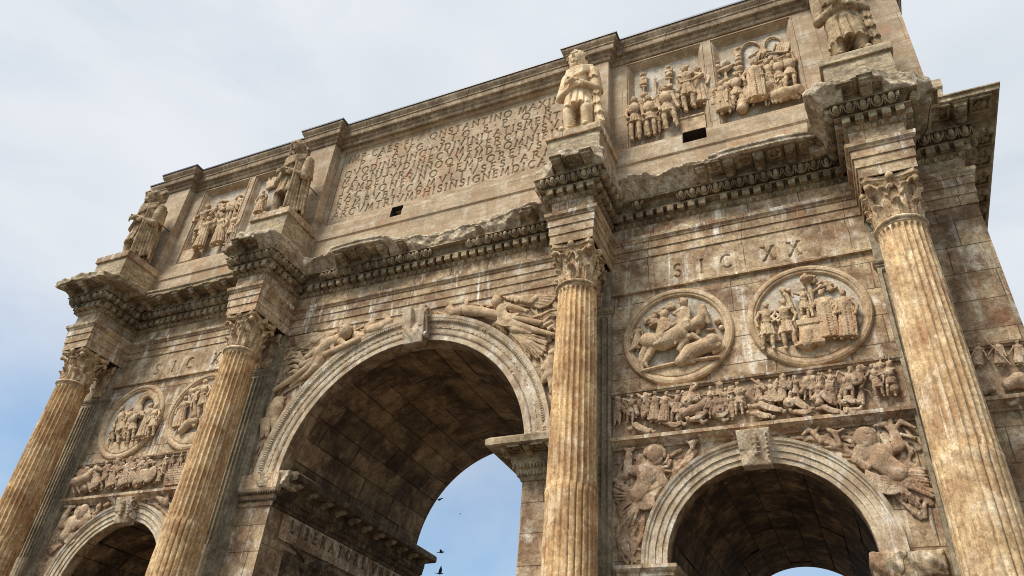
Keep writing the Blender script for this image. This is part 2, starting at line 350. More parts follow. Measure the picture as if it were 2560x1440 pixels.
M_CRUST = stone('black_crusted_marble', S2L(112, 96, 74), S2L(70, 58, 45), S2L(150, 134, 106), streak=.3, blotch=.7, patch_scale=2., bump=.4, pits=.3, gain=1.1)
M_ROCK = stone('broken_marble', S2L(186, 172, 146), S2L(136, 120, 98), S2L(212, 206, 190), streak=.3, blotch=.6, patch_scale=2.4, bump=.9, pits=.4)
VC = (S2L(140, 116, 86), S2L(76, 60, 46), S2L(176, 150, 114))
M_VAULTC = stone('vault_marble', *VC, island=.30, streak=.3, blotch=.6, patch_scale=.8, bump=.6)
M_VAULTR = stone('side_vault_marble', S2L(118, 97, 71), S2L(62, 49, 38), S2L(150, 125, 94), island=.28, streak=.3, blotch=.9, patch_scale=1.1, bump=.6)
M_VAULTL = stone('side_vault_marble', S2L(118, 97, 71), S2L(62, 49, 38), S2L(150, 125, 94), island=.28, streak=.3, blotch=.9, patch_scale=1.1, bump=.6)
M_PASS = stone('passage_marble', S2L(150, 128, 100), S2L(100, 80, 60), S2L(180, 164, 136), joint=(1.6, .8, .01, .1, .1), streak=.5, blotch=.6, bump=.4)
M_SHADE_MORTAR = plain('shade_and_mortar_black', S2L(52, 45, 38), .9)  # near-black: paints the shade inside the scuppers, also colours the vault mortar
M_LEAD = plain('lead_sheet', S2L(70, 74, 84), .5)
M_IRON = plain('iron', S2L(60, 52, 46), .6)
M_BIRD = plain('dark_feathers', S2L(58, 58, 62), .7)
M_PAVE = stone('basalt_paving', S2L(98, 95, 90), S2L(76, 74, 70), S2L(122, 118, 112), blotch=.5, streak=0, bump=.3, pits=.3)
# ------------------------------------------------------------------ ground
g = MB(); g.raw([(-900, -900, 0), (900, -900, 0), (900, 900, 0), (-900, 900, 0)], [(0, 1, 2, 3)])
tag(g.build('ground', M_PAVE), kind='structure')

# ------------------------------------------------------------------ the arch: body with three openings
ARCH = empty('triumphal_arch', label='weathered marble triumphal arch with three vaulted openings and tall inscribed attic', cat='arch')
DEP, CZ, CRAD, SX, SZ, SR = 6.59, 8.044, 3.25, 7.894, 5.585, 1.717
CI, CO = 4.69, 11.07           # column axes left and right of the middle
def body():
    pts = [(-12.6, 0)]
    for x, z, r in ((-SX, SZ, SR), (0, CZ, CRAD), (SX, SZ, SR)):
        pts.append((x-r, 0)); n = 48
        for i in range(n+1): a = math.pi*(1-i/n); pts.append((x+r*math.cos(a), z+r*math.sin(a)))
        pts.append((x+r, 0))
    pts += [(12.6, 0), (12.6, 14.2), (-12.6, 14.2)]
    bm = bmesh.new()
    f = [bm.verts.new((x, 0, z)) for x, z in pts]; b = [bm.verts.new((x, DEP, z)) for x, z in pts]
    for ring in (f, b):
        ed = [bm.edges.new((ring[i], ring[(i+1) % len(ring)])) for i in range(len(ring))]
        bmesh.ops.triangle_fill(bm, edges=ed, use_beauty=True)
    n = len(pts)
    for i in range(n):
        x0, z0 = pts[i]; x1, z1 = pts[(i+1) % n]
        inside = abs(x0) < 12.5 and abs(x1) < 12.5 and not (z0 == 0 and z1 == 0)
        if not inside: bm.faces.new((f[i], f[(i+1) % n], b[(i+1) % n], b[i]))
    bmesh.ops.recalc_face_normals(bm, faces=bm.faces)
    me = bpy.data.meshes.new('wall'); bm.to_mesh(me); bm.free(); me.materials.append(M_WALL)
    o = bpy.data.objects.new('wall', me); COL.objects.link(o); o.parent = ARCH
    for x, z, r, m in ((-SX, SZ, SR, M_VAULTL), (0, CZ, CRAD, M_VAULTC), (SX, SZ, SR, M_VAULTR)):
        # voussoirs laid in courses along the passage, each block slightly in or out of line, over a dark bed of mortar
        p = empty('vault', ARCH); rn = random.Random(int(r*100+x)); V = []; n = 48
        for i in range(n+1):
            a = math.pi*(1-i/n)
            for yy in (0, DEP): V.append((x+(r+.05)*math.cos(a), yy, z+(r+.05)*math.sin(a)))
        mesh_obj('mortar', V, [(2*i, 2*i+1, 2*i+3, 2*i+2) for i in range(n)], M_SHADE_MORTAR, p, True)
        mb = MB(); nc = 17 if r > 2 else 11; g = .009/r
        for c in range(nc):
            a0, a1 = math.pi*c/nc+g, math.pi*(c+1)/nc-g; y0 = -rn.uniform(0, .8)
            while y0 < DEP:
                y1 = y0+rn.uniform(1.0, 2.0); ya, yb = max(0, y0+.007), min(DEP, y1-.007); y0 = y1
                if yb-ya < .05: continue
                d = rn.uniform(-.004, .026); k = 5; tl = rn.uniform(-.008, .008); Vv = []; ch = .018
                for i in range(k+1):
                    a = a0+(a1-a0)*i/k
                    for j, yy in enumerate((ya, ya+ch, (ya+yb)/2, yb-ch, yb)):
                        e = ch*.8 if (i in (0, k) or j in (0, 4)) else 0
                        q = r+d+e+tl*(i/k-.5)*2; Vv.append((x+q*math.cos(a), yy, z+q*math.sin(a)))
                mb.raw(Vv, [(i*5+j, i*5+j+1, (i+1)*5+j+1, (i+1)*5+j) for i in range(k) for j in range(4)])
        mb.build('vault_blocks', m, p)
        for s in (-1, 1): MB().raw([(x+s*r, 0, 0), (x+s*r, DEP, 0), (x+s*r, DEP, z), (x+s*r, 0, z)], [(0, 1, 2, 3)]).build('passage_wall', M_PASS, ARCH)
body()

# ------------------------------------------------------------------ entablature
def front_path(x_start, x_end, flank=True, yw=0., cols=(-CO, -CI, CI, CO), hw=.475, yr=-1.42):
    P = [(x_start, yw)]
    for c in cols: P += [(c-hw, yw), (c-hw, yr), (c+hw, yr), (c+hw, yw)]
    P.append((x_end, yw))
    if flank: P.append((x_end, DEP))
    return P
FP = front_path(-12.6, 12.6)
ENT = [(0, 12.21), (.03, 12.21), (.03, 12.45), (.055, 12.455), (.055, 12.68), (.08, 12.685), (.08, 12.88), (.10, 12.885), (.115, 12.92), (.15, 12.96), (.16, 13.04), (0, 13.04)]
V, F = sweep(FP, ENT); mesh_obj('architrave', V, F, M_BAND, ARCH)
V, F = sweep(FP, [(0, 13.035), (.025, 13.045), (.025, 13.44), (0, 13.44)]); mesh_obj('frieze_band', V, F, M_WALL, ARCH)
BED = [(0, 13.41), (.03, 13.42), (.05, 13.45), (.09, 13.52), (.1, 13.54), (.055, 13.545), (.055, 13.70), (.23, 13.705), (.23, 13.735), (.13, 13.75), (.16, 13.86), (.22, 13.955), (.385, 13.96), (.385, 13.99), (.34, 14.0), (.34, 14.22), (0, 14.22)]
V, F = sweep(FP, BED); CORNICE = mesh_obj('cornice', V, F, M_CORN, ARCH)

# ornament runs on the cornice: dentils, egg-and-dart, leaf moulding
def tpl_sculpt(build, res, rough=0.):
    s = Sculpt(); build(s); return s.mesh(res, rough)
def tpl_ell(rx, ry, rz, n=10, m=7):
    V = [(rx*math.sin(math.pi*j/m)*math.cos(2*math.pi*i/n), ry*math.sin(math.pi*j/m)*math.sin(2*math.pi*i/n), rz*math.cos(math.pi*j/m)) for j in range(m+1) for i in range(n)]
    return np.array(V), [(j*n+i, j*n+(i+1) % n, (j+1)*n+(i+1) % n, (j+1)*n+i) for j in range(m) for i in range(n)]
def tpl_box(hx, hy, hz):
    m = MB().box(-hx, hx, -hy, hy, -hz, hz, .012); return np.concatenate(m.V), m.F
def egg_tpl():
    mb = MB(); V, F = tpl_ell(.066, .075, .104); mb.raw(V+[0, -.03, .0], F)
    # the shell round the egg, open at the top
    P = [(-.098*math.cos(a)*(1 if abs(math.cos(a)) > .2 else 1), -.12*math.sin(a)+.015) for a in np.linspace(-.35, math.pi+.35, 13)]
    for i in range(12):
        (x0, z0), (x1, z1) = P[i], P[i+1]; dx, dz = x1-x0, z1-z0; l = math.hypot(dx, dz); nx, nz = dz/l*.014, -dx/l*.014
        V = [(x0-nx, -.045, z0-nz), (x0+nx, -.045, z0+nz), (x1+nx, -.045, z1+nz), (x1-nx, -.045, z1-nz), (x0-nx*1.4, .05, z0-nz*1.4), (x0+nx*1.4, .05, z0+nz*1.4), (x1+nx*1.4, .05, z1+nz*1.4), (x1-nx*1.4, .05, z1-nz*1.4)]
        mb.raw(V, [(0, 1, 2, 3), (0, 3, 7, 4), (1, 5, 6, 2), (0, 4, 5, 1), (3, 2, 6, 7)])
    mb.raw([(.13-.018, -.03, .09), (.13+.018, -.03, .09), (.13, -.03, -.12), (.13-.03, .05, .09), (.13+.03, .05, .09), (.13, .05, -.13)], [(0, 2, 1), (0, 3, 5, 2), (1, 2, 5, 4), (0, 1, 4, 3)])
    return np.concatenate(mb.V), mb.F
EGG = egg_tpl(); DENT = tpl_box(.078, .095, .078)
def leaf_tpl():
    mb = MB(); V, F = tpl_ell(.05, .03, .065, 8, 5); mb.raw(V, F); V, F = tpl_ell(.016, .03, .05, 6, 4); mb.raw(V+[.072, 0, .0], F); return np.concatenate(mb.V), mb.F
LEAF = leaf_tpl()
def runs(path, d):
    """straight pieces of a path offset outward by d: (start, direction, length)"""
    P = np.array(path, float); n = len(P); seg = P[1:]-P[:-1]; L = np.linalg.norm(seg, axis=1); u = seg/L[:, None]; nr = np.stack([u[:, 1], -u[:, 0]], 1)
    out = []
    for i in range(n-1):
        def corner(j):          # how far the offset line runs past corner j
            if j < 0 or j >= n-2: return 0
            c = u[j, 0]*u[j+1, 1]-u[j, 1]*u[j+1, 0]; return d*np.sign(c)
        a = P[i]+nr[i]*d-u[i]*corner(i-1); l = L[i]+corner(i-1)+corner(i); out.append((a, u[i], nr[i], l))
    return out
def ornament(name, tpl, path, d, z, pitch, mat, parent, tilt=0., skip=None, margin=.0, jitter=.0):
    mb = MB(); rnd = random.Random(3)
    for a, u, nr, l in runs(path, d):
        l2 = l-2*margin; k = max(1, int(round(l2/pitch))); p = l2/k
        if l2 < pitch*.6: continue
        for i in range(k):
            q = a+u*(margin+p*(i+.5))
            if skip and skip(q[0], q[1], rnd): continue
            M = np.stack([[u[0], u[1], 0], [-nr[0], -nr[1], 0], [0, 0, 1]], 1)
            M = M @ np.array([[p/pitch, 0, 0], [0, 1, 0], [0, 0, 1]])
            if tilt: c, s = math.cos(tilt), math.sin(tilt); M = M @ np.array([[1, 0, 0], [0, c, -s], [0, s, c]])
            if jitter: M = M*(1+rnd.uniform(-jitter, jitter))
            mb.raw(tpl[0] @ M.T+[q[0], q[1], z], tpl[1])
    return mb.build(name, mat, parent, True)
def gone(x, y, r):            # stretches where the ornament has broken off
    return (y > -1 and (.25 < x < 1.25 or -3.9 < x < -3.35 or 5.9 < x < 6.75)) or r.random() < .02
ornament('egg_moulding', EGG, FP, .315, 13.855, .26, M_CORN, CORNICE, .55, gone, .02, .05)
ornament('dentil_course', DENT, FP, .140, 13.622, .245, M_CORN, CORNICE, 0, lambda x, y, r: r.random() < .025, .0, .06)
ornament('leaf_moulding', LEAF, FP, .065, 13.475, .145, M_CORN, CORNICE, .5, None, .0, .08)

# modillions, coffers and the corona, worn and broken as they are
def modillion_b(s):
    s.box((0, -.20, .10), (.12, .22, .055), .02); s.cap((0, 0, .02), (0, -.16, .045), .075, .06, .03); s.cap((-.06, 0, .0), (-.06, -.2, .03), .06, .05); s.cap((.06, 0, .0), (.06, -.2, .03), .06, .05)
    s.ell((0, -.32, .045), (.1, .07, .075), .02); s.ell((0, -.06, -.045), (.095, .07, .065), .02)
    for t in range(5): s.ell((0, -.05-.06*t, -.055+.02*t), (.085-.008*t, .028, .03), .012)
    s.box((0, -.22, .15), (.15, .25, .02), .01)
MODV, MODF = tpl_sculpt(modillion_b, .016, .003)
MOD_ME = None
def place_modillion(x, y, z, ang, parent, sc=1.):
    global MOD_ME
    if MOD_ME is None:
        o = mesh_obj('modillion', MODV, MODF, M_CORN, parent, True); MOD_ME = o
    else:
        o = MOD_ME.copy(); COL.objects.link(o); o.parent = parent
    o.location = (x, y, z); o.rotation_euler = (0, 0, ang); o.scale = (sc, sc, sc)
    return o
def coffer_b(s):
    for a, b in (((-.17, -.19), (.17, -.19)), ((-.17, .19), (.17, .19)), ((-.17, -.19), (-.17, .19)), ((.17, -.19), (.17, .19))): s.box(((a[0]+b[0])/2, (a[1]+b[1])/2, .0), (abs(a[0]-b[0])/2+.03, abs(a[1]-b[1])/2+.03, .035), .01)
    s.ell((0, 0, -.01), (.035, .035, .05))
    for i in range(6): a = i*math.pi/3; s.ell((.075*math.cos(a), .075*math.sin(a), .005), (.045, .045, .035), .006)
COFV, COFF = tpl_sculpt(coffer_b, .014, .002); COF_ME = None
def place_coffer(x, y, z, ang, parent, sc=1.):
    global COF_ME
    if COF_ME is None: o = mesh_obj('rosette_coffer', COFV, COFF, M_CORN, parent, True); COF_ME = o
    else: o = COF_ME.copy(); COL.objects.link(o); o.parent = parent
    o.location = (x, y, z); o.rotation_euler = (0, 0, ang); o.scale = (sc, sc, sc); return o
def fbm(x, y, z, f):
    return (tri(f*x*1.0+1.6*tri(f*.7*z+1)+f*.6*y)*.5+tri(f*2.3*z+1.3*tri(f*1.9*x)+.9*f*y)*.32+tri(f*4.1*x+f*3.7*z+1.5*tri(f*3*y))*.22)
def crown(name, x0, x1, prof, ywall=0., z0=14.2, z1=14.38, rock=(), lip=True, parent=None, mat=None, seed=0., top=.0):
    """corona over x0..x1; prof = [(x, projection)] of its broken front edge; rock = stretches broken into a rough slope"""
    xs = [p[0] for p in prof]; ds = [p[1] for p in prof]
    def f(x, y, z):
        p = np.interp(x, xs, ds)+0*y*z
        n = fbm(x+seed, y, z, 5.)*.055+fbm(x*1.+seed, y, z, 13.)*.035
        rk = np.zeros_like(x)
        for a, b in rock: rk = np.maximum(rk, np.clip(np.minimum((x-a)/.12+.5, (b-x)/.12+.5), 0, 1))
        low = z0-.0+0*x
        d_out = ywall-y
        lim = np.where(rk > .5, np.minimum(p, .36+np.maximum(z-13.97, 0)*.95+.07*tri(5*x+seed)), p)
        if lip: lim = lim-np.where(z < z0+.10, .035, 0)
        brok = np.clip(np.abs(np.gradient(np.interp(x.ravel(), xs, ds), x.ravel())).reshape(x.shape)*1.5+rk, .12, 1)
        fr = (d_out-lim+n*brok)*.8
        bot = np.where(rk > .5, 13.97+.0*x, z0+0*x)
        zt = z1+top+.07*brok*fbm(x*.8+seed, y, 0*z, 5.)
        return np.maximum(np.maximum(fr, (y-ywall-.05)), np.maximum(bot-z, z-zt))
    s = Sculpt(); m = max(ds)+.1
    s.fn((x0, ywall-m, 13.9), (x1, ywall+.1, z1+.15+top), lambda x, y, z: np.maximum(f(x, y, z), np.maximum(x0-x, x-x1)), .004)
    return sculpt_obj(s, name, mat or M_CORN, parent or CORNICE, .025, .004)
crown('corona', -10.6, -5.15, [(-10.7, .85), (-9.6, .88), (-8.9, .84), (-7.8, .82), (-6.9, .86), (-6.1, .84), (-5, .84)], seed=1.)
for x in (-9.9, -9.23, -8.57, -7.92, -7.26, -6.6, -5.94): place_modillion(x, -.36, 14.06, 0, CORNICE)
for x in (-9.56, -8.9, -8.25, -7.6, -6.93, -6.27): place_coffer(x, -.6, 14.2, 0, CORNICE)
crown('broken_corona', -4.25, 4.25, [(-4.3, .5), (-3.5, .58), (-3.1, .72), (-2.65, .88), (-2.2, .91), (-1.7, .93), (-1.1, .88), (-.95, .73), (-.7, .58), (-.1, .54), (.25, .42), (1.2, .47), (1.45, .5), (2., .5), (2.5, .56), (3.0, .7), (3.25, .8), (3.45, .68), (4.3, .6)],
      rock=((-4.4, -2.75), (-1.0, 2.9), (3.4, 4.4)), mat=M_ROCK, seed=3.)
for x in (-2.45, -1.75): place_modillion(x, -.36, 14.05, 0, CORNICE)
place_coffer(-2.1, -.6, 14.19, 0, CORNICE)
for x, s in ((-1.15, 1.), (-.55, .8), (1.75, .6), (3.2, 1.)): place_modillion(x, -.33, 14.03, 0, CORNICE, s)
crown('broken_corona', 5.15, 10.6, [(5.1, .75), (5.5, .79), (6.2, .83), (6.5, .6), (6.9, .75), (7.4, .86), (7.9, .88), (8., .93), (8.6, .95), (9.3, .95), (9.9, .88), (10.7, .86)], rock=((5, 7.7),), mat=M_ROCK, seed=5.)
for x in (7.5, 8.12, 8.78, 9.45, 10.1): place_modillion(x, -.36, 14.06, 0, CORNICE)
for x in (7.8, 8.45, 9.11, 9.78): place_coffer(x, -.6, 14.2, 0, CORNICE)
# ressaut crowns: (column, front outline (x, projection beyond the ressaut face), rocky parts)
def ressaut_crown(c, front, rockf, left, right, seed, mat):
    hw = .475; yf = -1.42
    xs = [p[0] for p in front]; ds = [p[1] for p in front]
    def f(x, y, z):
        n = fbm(x+seed, y, z, 6.)*.05+fbm(x+seed, y, z, 17.)*.02
        p = np.interp(x, xs, ds)
        rk = 0*x
        for a, b in rockf: rk = np.maximum(rk, ((x > a) & (x < b))*1.)
        slope = .36+np.maximum(z-13.97, 0)*1.1+.05*tri(6*(x+y)+seed)
        dl = np.interp(-y, [q[0] for q in left], [q[1] for q in left]); dr = np.interp(-y, [q[0] for q in right], [q[1] for q in right])
        lf = np.where(rk > .5, np.minimum(p, slope), p)
        front_ = (yf-y)-lf+n
        side = np.maximum((c-hw-x)-np.minimum(dl, np.where(dl < .75, slope, 9))+n, (x-c-hw)-np.minimum(dr, np.where(dr < .75, slope, 9))+n)
        inner = np.maximum(np.maximum(abs(x-c)-hw-.34, yf-y-.34), 0)      # over the bed mouldings the block is solid, beyond them it overhangs
        bot = np.where((inner > .0) & (rk < .5), 14.19, 13.97)+0*z
        zt = 14.40+.07*fbm(x+seed, y, 0*z, 4.)
        return np.maximum(np.maximum(front_, side)*.8, np.maximum(np.maximum(bot-z, z-zt), y-.0))
    s = Sculpt(); s.fn((c-1.5, -2.45, 13.9), (c+1.5, .0, 14.6), f, .004)
    return sculpt_obj(s, 'ressaut_crown', mat, CORNICE, .026, .004)
ressaut_crown(-CO, [(-12.5, .62), (-12.1, .76), (-11.8, .85), (-11.2, .84), (-10.5, .80), (-10.1, .74), (-9.75, .4), (-9.6, .2)], (), [(0, .3), (.9, .35), (1.9, .72), (2.3, .75)], [(0, .88), (.9, .87), (1.5, .84), (1.75, .82), (2.0, .62), (2.3, .4)], 2., M_CORN)
for x in (-11.75, -11.05): place_modillion(x, -1.78, 14.06, 0, CORNICE)
place_coffer(-11.4, -2.0, 14.19, 0, CORNICE); place_coffer(-10.72, -2.0, 14.19, 0, CORNICE)
for y in (-1.15, -.5): place_modillion(-CO+.475+.36, y, 14.06, math.pi/2, CORNICE)
place_coffer(-CO+.475+.6, -.82, 14.19, math.pi/2, CORNICE)
ressaut_crown(-CI, [(-5.6, .5), (-5.2, .62), (-4.86, .78), (-4.3, .74), (-3.85, .65), (-3.64, .3), (-3.5, .1)], ((-4.35, -3.4),), [(0, .6), (1.4, .6), (2.1, .55)], [(0, .74), (.6, .72), (.75, .45), (1.1, .54), (1.6, .56), (2.1, .4)], 4., M_ROCK)
place_modillion(-4.95, -1.76, 14.06, 0, CORNICE); place_coffer(-4.6, -1.98, 14.19, 0, CORNICE)
ressaut_crown(CI, [(3.6, .1), (3.8, .23), (4.15, .40), (4.6, .72), (5.24, .67), (5.54, .47), (5.8, .3)], ((3.4, 4.35), (5.15, 5.9)), [(0, .6), (1.2, .55), (1.7, .4), (2.1, .2)], [(0, .5), (1.3, .37), (1.9, .4), (2.2, .3)], 6., M_ROCK)
place_modillion(4.5, -1.72, 14.06, 0, CORNICE); place_modillion(5.22, -1.70, 14.06, 0, CORNICE); place_coffer(4.86, -1.9, 14.19, 0, CORNICE)
ressaut_crown(CO, [(9.8, .42), (9.95, .54), (10.3, .68), (10.7, .71), (11.1, .78), (11.5, .5), (12., .3), (12.3, .1)], ((9.7, 10.6), (11.35, 12.2)), [(0, .8), (1.2, .7), (1.96, .68), (2.1, .5)], [(0, .85), (.6, .85), (1.5, .72), (1.7, .45), (2.1, .2)], 8., M_ROCK)
place_modillion(11.05, -1.74, 14.06, 0, CORNICE); place_coffer(10.7, -1.92, 14.19, 0, CORNICE); place_coffer(12.12, -1.15, 14.19, math.pi/2, CORNICE)
# right-hand corner and flank, intact
V, F = sweep([(11.5, 0), (12.6, 0), (12.6, DEP)], [(.3, 14.24), (.83, 14.24), (.86, 14.26), (.86, 14.36), (.9, 14.38), (.9, 14.41), (0, 14.42), (0, 14.24)]); mesh_obj('corner_corona', V, F, M_CORN, CORNICE)
for x in (11.98, 12.75): place_modillion(x, -.36, 14.08, 0, CORNICE)
for x in (12.37, 13.12): place_coffer(x, -.6, 14.215, 0, CORNICE)
for y in np.arange(.12, 6.6, .66): place_modillion(12.96, y, 14.08, math.pi/2, CORNICE)
for y in np.arange(.45, 6.3, .66): place_coffer(13.2, y, 14.215, math.pi/2, CORNICE)

# ------------------------------------------------------------------ attic
ATT = empty('attic', ARCH)
YA = -.06
mb = MB()
mb.box(-12.44, 12.44, .20, DEP-.2, 14.15, 15.58)
for a, b in ((-12.44, -1.44), (-1.07, 7.07), (7.64, 12.44)): mb.box(a, b, .20, 2.2, 15.58, 16.03)
mb.box(-12.44, 12.44, 2.2, DEP-.2, 15.58, 16.03); mb.box(-12.44, 12.44, .20, DEP-.2, 16.03, 20.1)
mb.build('attic_core', M_ATTIC, ATT)
for a, b in ((-1.44, -1.07), (7.07, 7.64)):        # two deep scuppers, their inner shade painted as a near-black lining
    m = MB(); m.raw([(a+.004, -.19, 15.59), (b-.004, -.19, 15.59), (b-.004, -.19, 16.02), (a+.004, -.19, 16.02), (a+.004, 2.1, 15.59), (b-.004, 2.1, 15.59), (b-.004, 2.1, 16.02), (a+.004, 2.1, 16.02)], [(0, 4, 5, 1), (1, 5, 6, 2), (2, 6, 7, 3), (3, 7, 4, 0), (4, 7, 6, 5)]); m.build('scupper', M_SHADE_MORTAR, ATT)
V, F = sweep([(-12.48, DEP), (-12.48, YA), (12.48, YA), (12.48, DEP)], [(-.27, 14.3), (.0, 14.3), (.18, 14.32), (.18, 15.28), (.22, 15.33), (.22, 15.56), (.1, 15.6), (0, 15.60), (-.27, 15.60)]); mesh_obj('attic_base', V, F, M_ATTICB, ATT)
def ledge(x0, x1):
    V, F = sweep([(x0, YA), (x1, YA)], [(-.26, 15.585), (.145, 15.585), (.145, 15.86), (.12, 15.90), (.11, 15.99), (.05, 16.04), (-.26, 16.05)]); return V, F
lm_ = MB()
for a, b in ((-10.57, -5.19), (-4.19, -1.45), (-1.06, 4.19), (5.19, 7.06), (7.65, 10.57)): lm_.raw(*ledge(a, b))
lm_.build('attic_ledge', M_ATTICB, ATT)
for c in (-CO, -CI, CI, CO):
    m = MB(); m.box(c-.5, c+.5, -.35, .2, 15.6, 19.52); m.box(c-.56, c+.56, -.41, .2, 15.6, 15.98, .02)
    m.build('attic_pilaster', M_ATTIC, ATT)
mb = MB()
def facing(*q): MB().box(*q).build('attic_facing', M_ATTIC, ATT)
for a, b in ((-12.48, -11.57), (11.57, 12.48)): facing(a, b, YA, .2, 15.58, 19.55)
for s in (-1, 1):
    for a, b in ((5.19, 5.60), (7.76, 7.95), (10.08, 10.57)):
        a, b = sorted((s*a, s*b)); facing(a, b, YA, .2, 16.04, 19.55)
    a, b = sorted((s*5.6, s*10.08)); facing(a, b, YA+.004, .2, 19.44, 19.55)
facing(12.2, 12.478, .2, DEP, 15.58, 19.55); facing(-12.478, -12.2, .2, DEP, 15.58, 19.55)
ap = [(-12.48, DEP), (-12.48, YA)]
for c in (-CO, -CI, CI, CO): ap += [(c-.5, YA), (c-.5, -.35), (c+.5, -.35), (c+.5, YA)]
ap += [(12.48, YA), (12.48, DEP)]
V, F = sweep(ap, [(-.25, 19.5), (.03, 19.5), (.05, 19.54), (.06, 19.61), (.11, 19.65), (.12, 19.73), (.20, 19.76), (.21, 19.79), (.22, 19.93), (.245, 19.95), (.25, 19.99), (.275, 20.03), (.315, 20.10), (.325, 20.13), (.325, 20.205), (-.25, 20.205)])
mesh_obj('attic_cornice', V, F, M_TOPC, ATT)
V, F = sweep(ap, [(-.4, 20.207), (.34, 20.207), (.355, 20.20), (.355, 20.255), (-.4, 20.30)]); LEADS = mesh_obj('lead_flashing', V, F, M_LEAD, ATT)
MB().box(-12.2, 12.2, .2, DEP-.2, 20.21, 20.29).build('roof', M_LEAD, ATT)
# joints between the cornice blocks: thin dark gaps are real slits cut by small recessed strips
# sculpture panels: recessed, framed
def panel_frame(x0, x1, z0, z1, prof, mat, parent, name='panel_frame'):
    """picture frame; prof = [(inset, y)]"""
    V = []; F = []; m = len(prof)
    for cx, cz in ((0, 0), (1, 0), (1, 1), (0, 1)):
        for i, y in prof: V.append(((x0+i) if cx == 0 else (x1-i), y, (z0+i) if cz == 0 else (z1-i)))
    for q in range(4):
        r = (q+1) % 4
        for k in range(m-1): F.append((q*m+k, r*m+k, r*m+k+1, q*m+k+1))
    return mesh_obj(name, V, F, mat, parent)
FR = [(0, .2), (0, YA-.02), (.035, YA-.025), (.045, YA+.01), (.075, YA+.02), (.095, YA+.05), (.14, YA+.13), (.185, YA+.19), (.2, YA+.20), (.2, .195)]
PANELS = {}
for nm, a, b in (('A', 5.60, 7.76), ('B', 7.95, 10.08), ('C', -10.08, -7.95), ('D', -7.76, -5.60)):
    p = empty('sculpture_panel', ATT); PANELS[nm] = p
    panel_frame(a, b, 16.04, 19.44, FR, M_ATTICB, p)
    MB().box(a+.15, b-.15, .14, .199, 16.1, 19.3).build('panel_ground', M_GROUND_R, p)

# pedestals for the statues
for c, mt in ((-CO, 0), (-CI, 0), (CI, 0), (CO, 1)):
    p = empty('statue_pedestal', ARCH)
    MB().box(c-.67, c+.67, -1.53, -.1, 14.38, 15.46, .012).build('block', M_PED, p)
    MB().box(c-.725, c+.725, -1.59, -.19, 15.45, 15.68, .02).build('slab', M_BAND if mt == 0 else M_PED, p)

# ------------------------------------------------------------------ lower orders
def column(c, mat, seed, lower):
    root = empty('column', ARCH)
    nf = 24; per = 8; n = nf*per; zb, zt = 3.55, 11.09
    zs = [zb]+[zb+.1*i for i in range(1, int((zt-zb)/.1))]+[zt-.13, zt-.10, zt-.08, zt-.06, zt-.045, zt-.03, zt-.0]
    th = np.arange(n)/n*2*np.pi; ph = (np.arange(n) % per)/per
    V = []
    for z in zs:
        t = (z-zb)/(zt-zb); r = .49-.072*t**1.6
        fl = np.where((ph > .14), np.sqrt(np.maximum(0, 1-((ph-.57)/.43)**2)), 0)
        top = np.clip((zt-.035-z)/.09, 0, 1); endcap = np.where(fl**2 > 1-top, 1, 0) if top < 1 else 1
        if z < 6.66: dep = .004-.012*fl+.034*(np.abs(ph-.14) < .07)     # cabled flutes below
        else: dep = .046*fl*endcap
        wob = .006*np.sin(3*th+z*2.1+seed)*np.sin(z*3.3+seed)+.007*np.maximum(0, np.sin(5*th+9*z+seed)*np.sin(7.7*z+2*th+seed*2)-.55)*-3
        if 6.60 < z < 6.68: wob = wob+.012
        rr = r-dep+wob
        V.append(np.stack([c+rr*np.cos(th), -.954+rr*np.sin(th), np.full(n, z)], 1))
    m = len(zs); V = np.concatenate(V)
    F = np.array([(i*n+j, i*n+(j+1) % n, (i+1)*n+(j+1) % n, (i+1)*n+j) for i in range(m-1) for j in range(n)])
    mesh_obj('shaft', V, F, mat, root, False)
    def lathe(pr, name, mt):
        k = 64; V = [(c+r*math.cos(2*math.pi*j/k), -.954+r*math.sin(2*math.pi*j/k), z) for r, z in pr for j in range(k)]
        return mesh_obj(name, V, [(i*k+j, i*k+(j+1) % k, (i+1)*k+(j+1) % k, (i+1)*k+j) for i in range(len(pr)-1) for j in range(k)], mt, root, True)
    lathe([(.40, 11.07), (.425, 11.08), (.43, 11.10), (.43, 11.125), (.45, 11.13), (.468, 11.155), (.468, 11.185), (.45, 11.21), (.42, 11.215), (.38, 11.22)], 'astragal', M_CAP)
    lathe([(.7, 3.2), (.7, 3.32), (.66, 3.36), (.58, 3.38), (.56, 3.42), (.6, 3.46), (.6, 3.5), (.53, 3.53), (.49, 3.56)], 'base', M_CAP)
    mb = MB(); mb.box(c-.8, c+.8, -1.75, 0, 0, .45, .02); mb.box(c-.68, c+.68, -1.63, 0, .45, 2.85, .01); mb.box(c-.78, c+.78, -1.73, 0, 2.85, 3.2, .03); mb.build('pedestal', M_WALL, root)
    return root
COLS = [column(-CO, M_COL, 1., 0), column(-CI, M_COL, 2., 0), column(CI, M_COL, 3., 0), column(CO, M_COLP, 4., 0)]
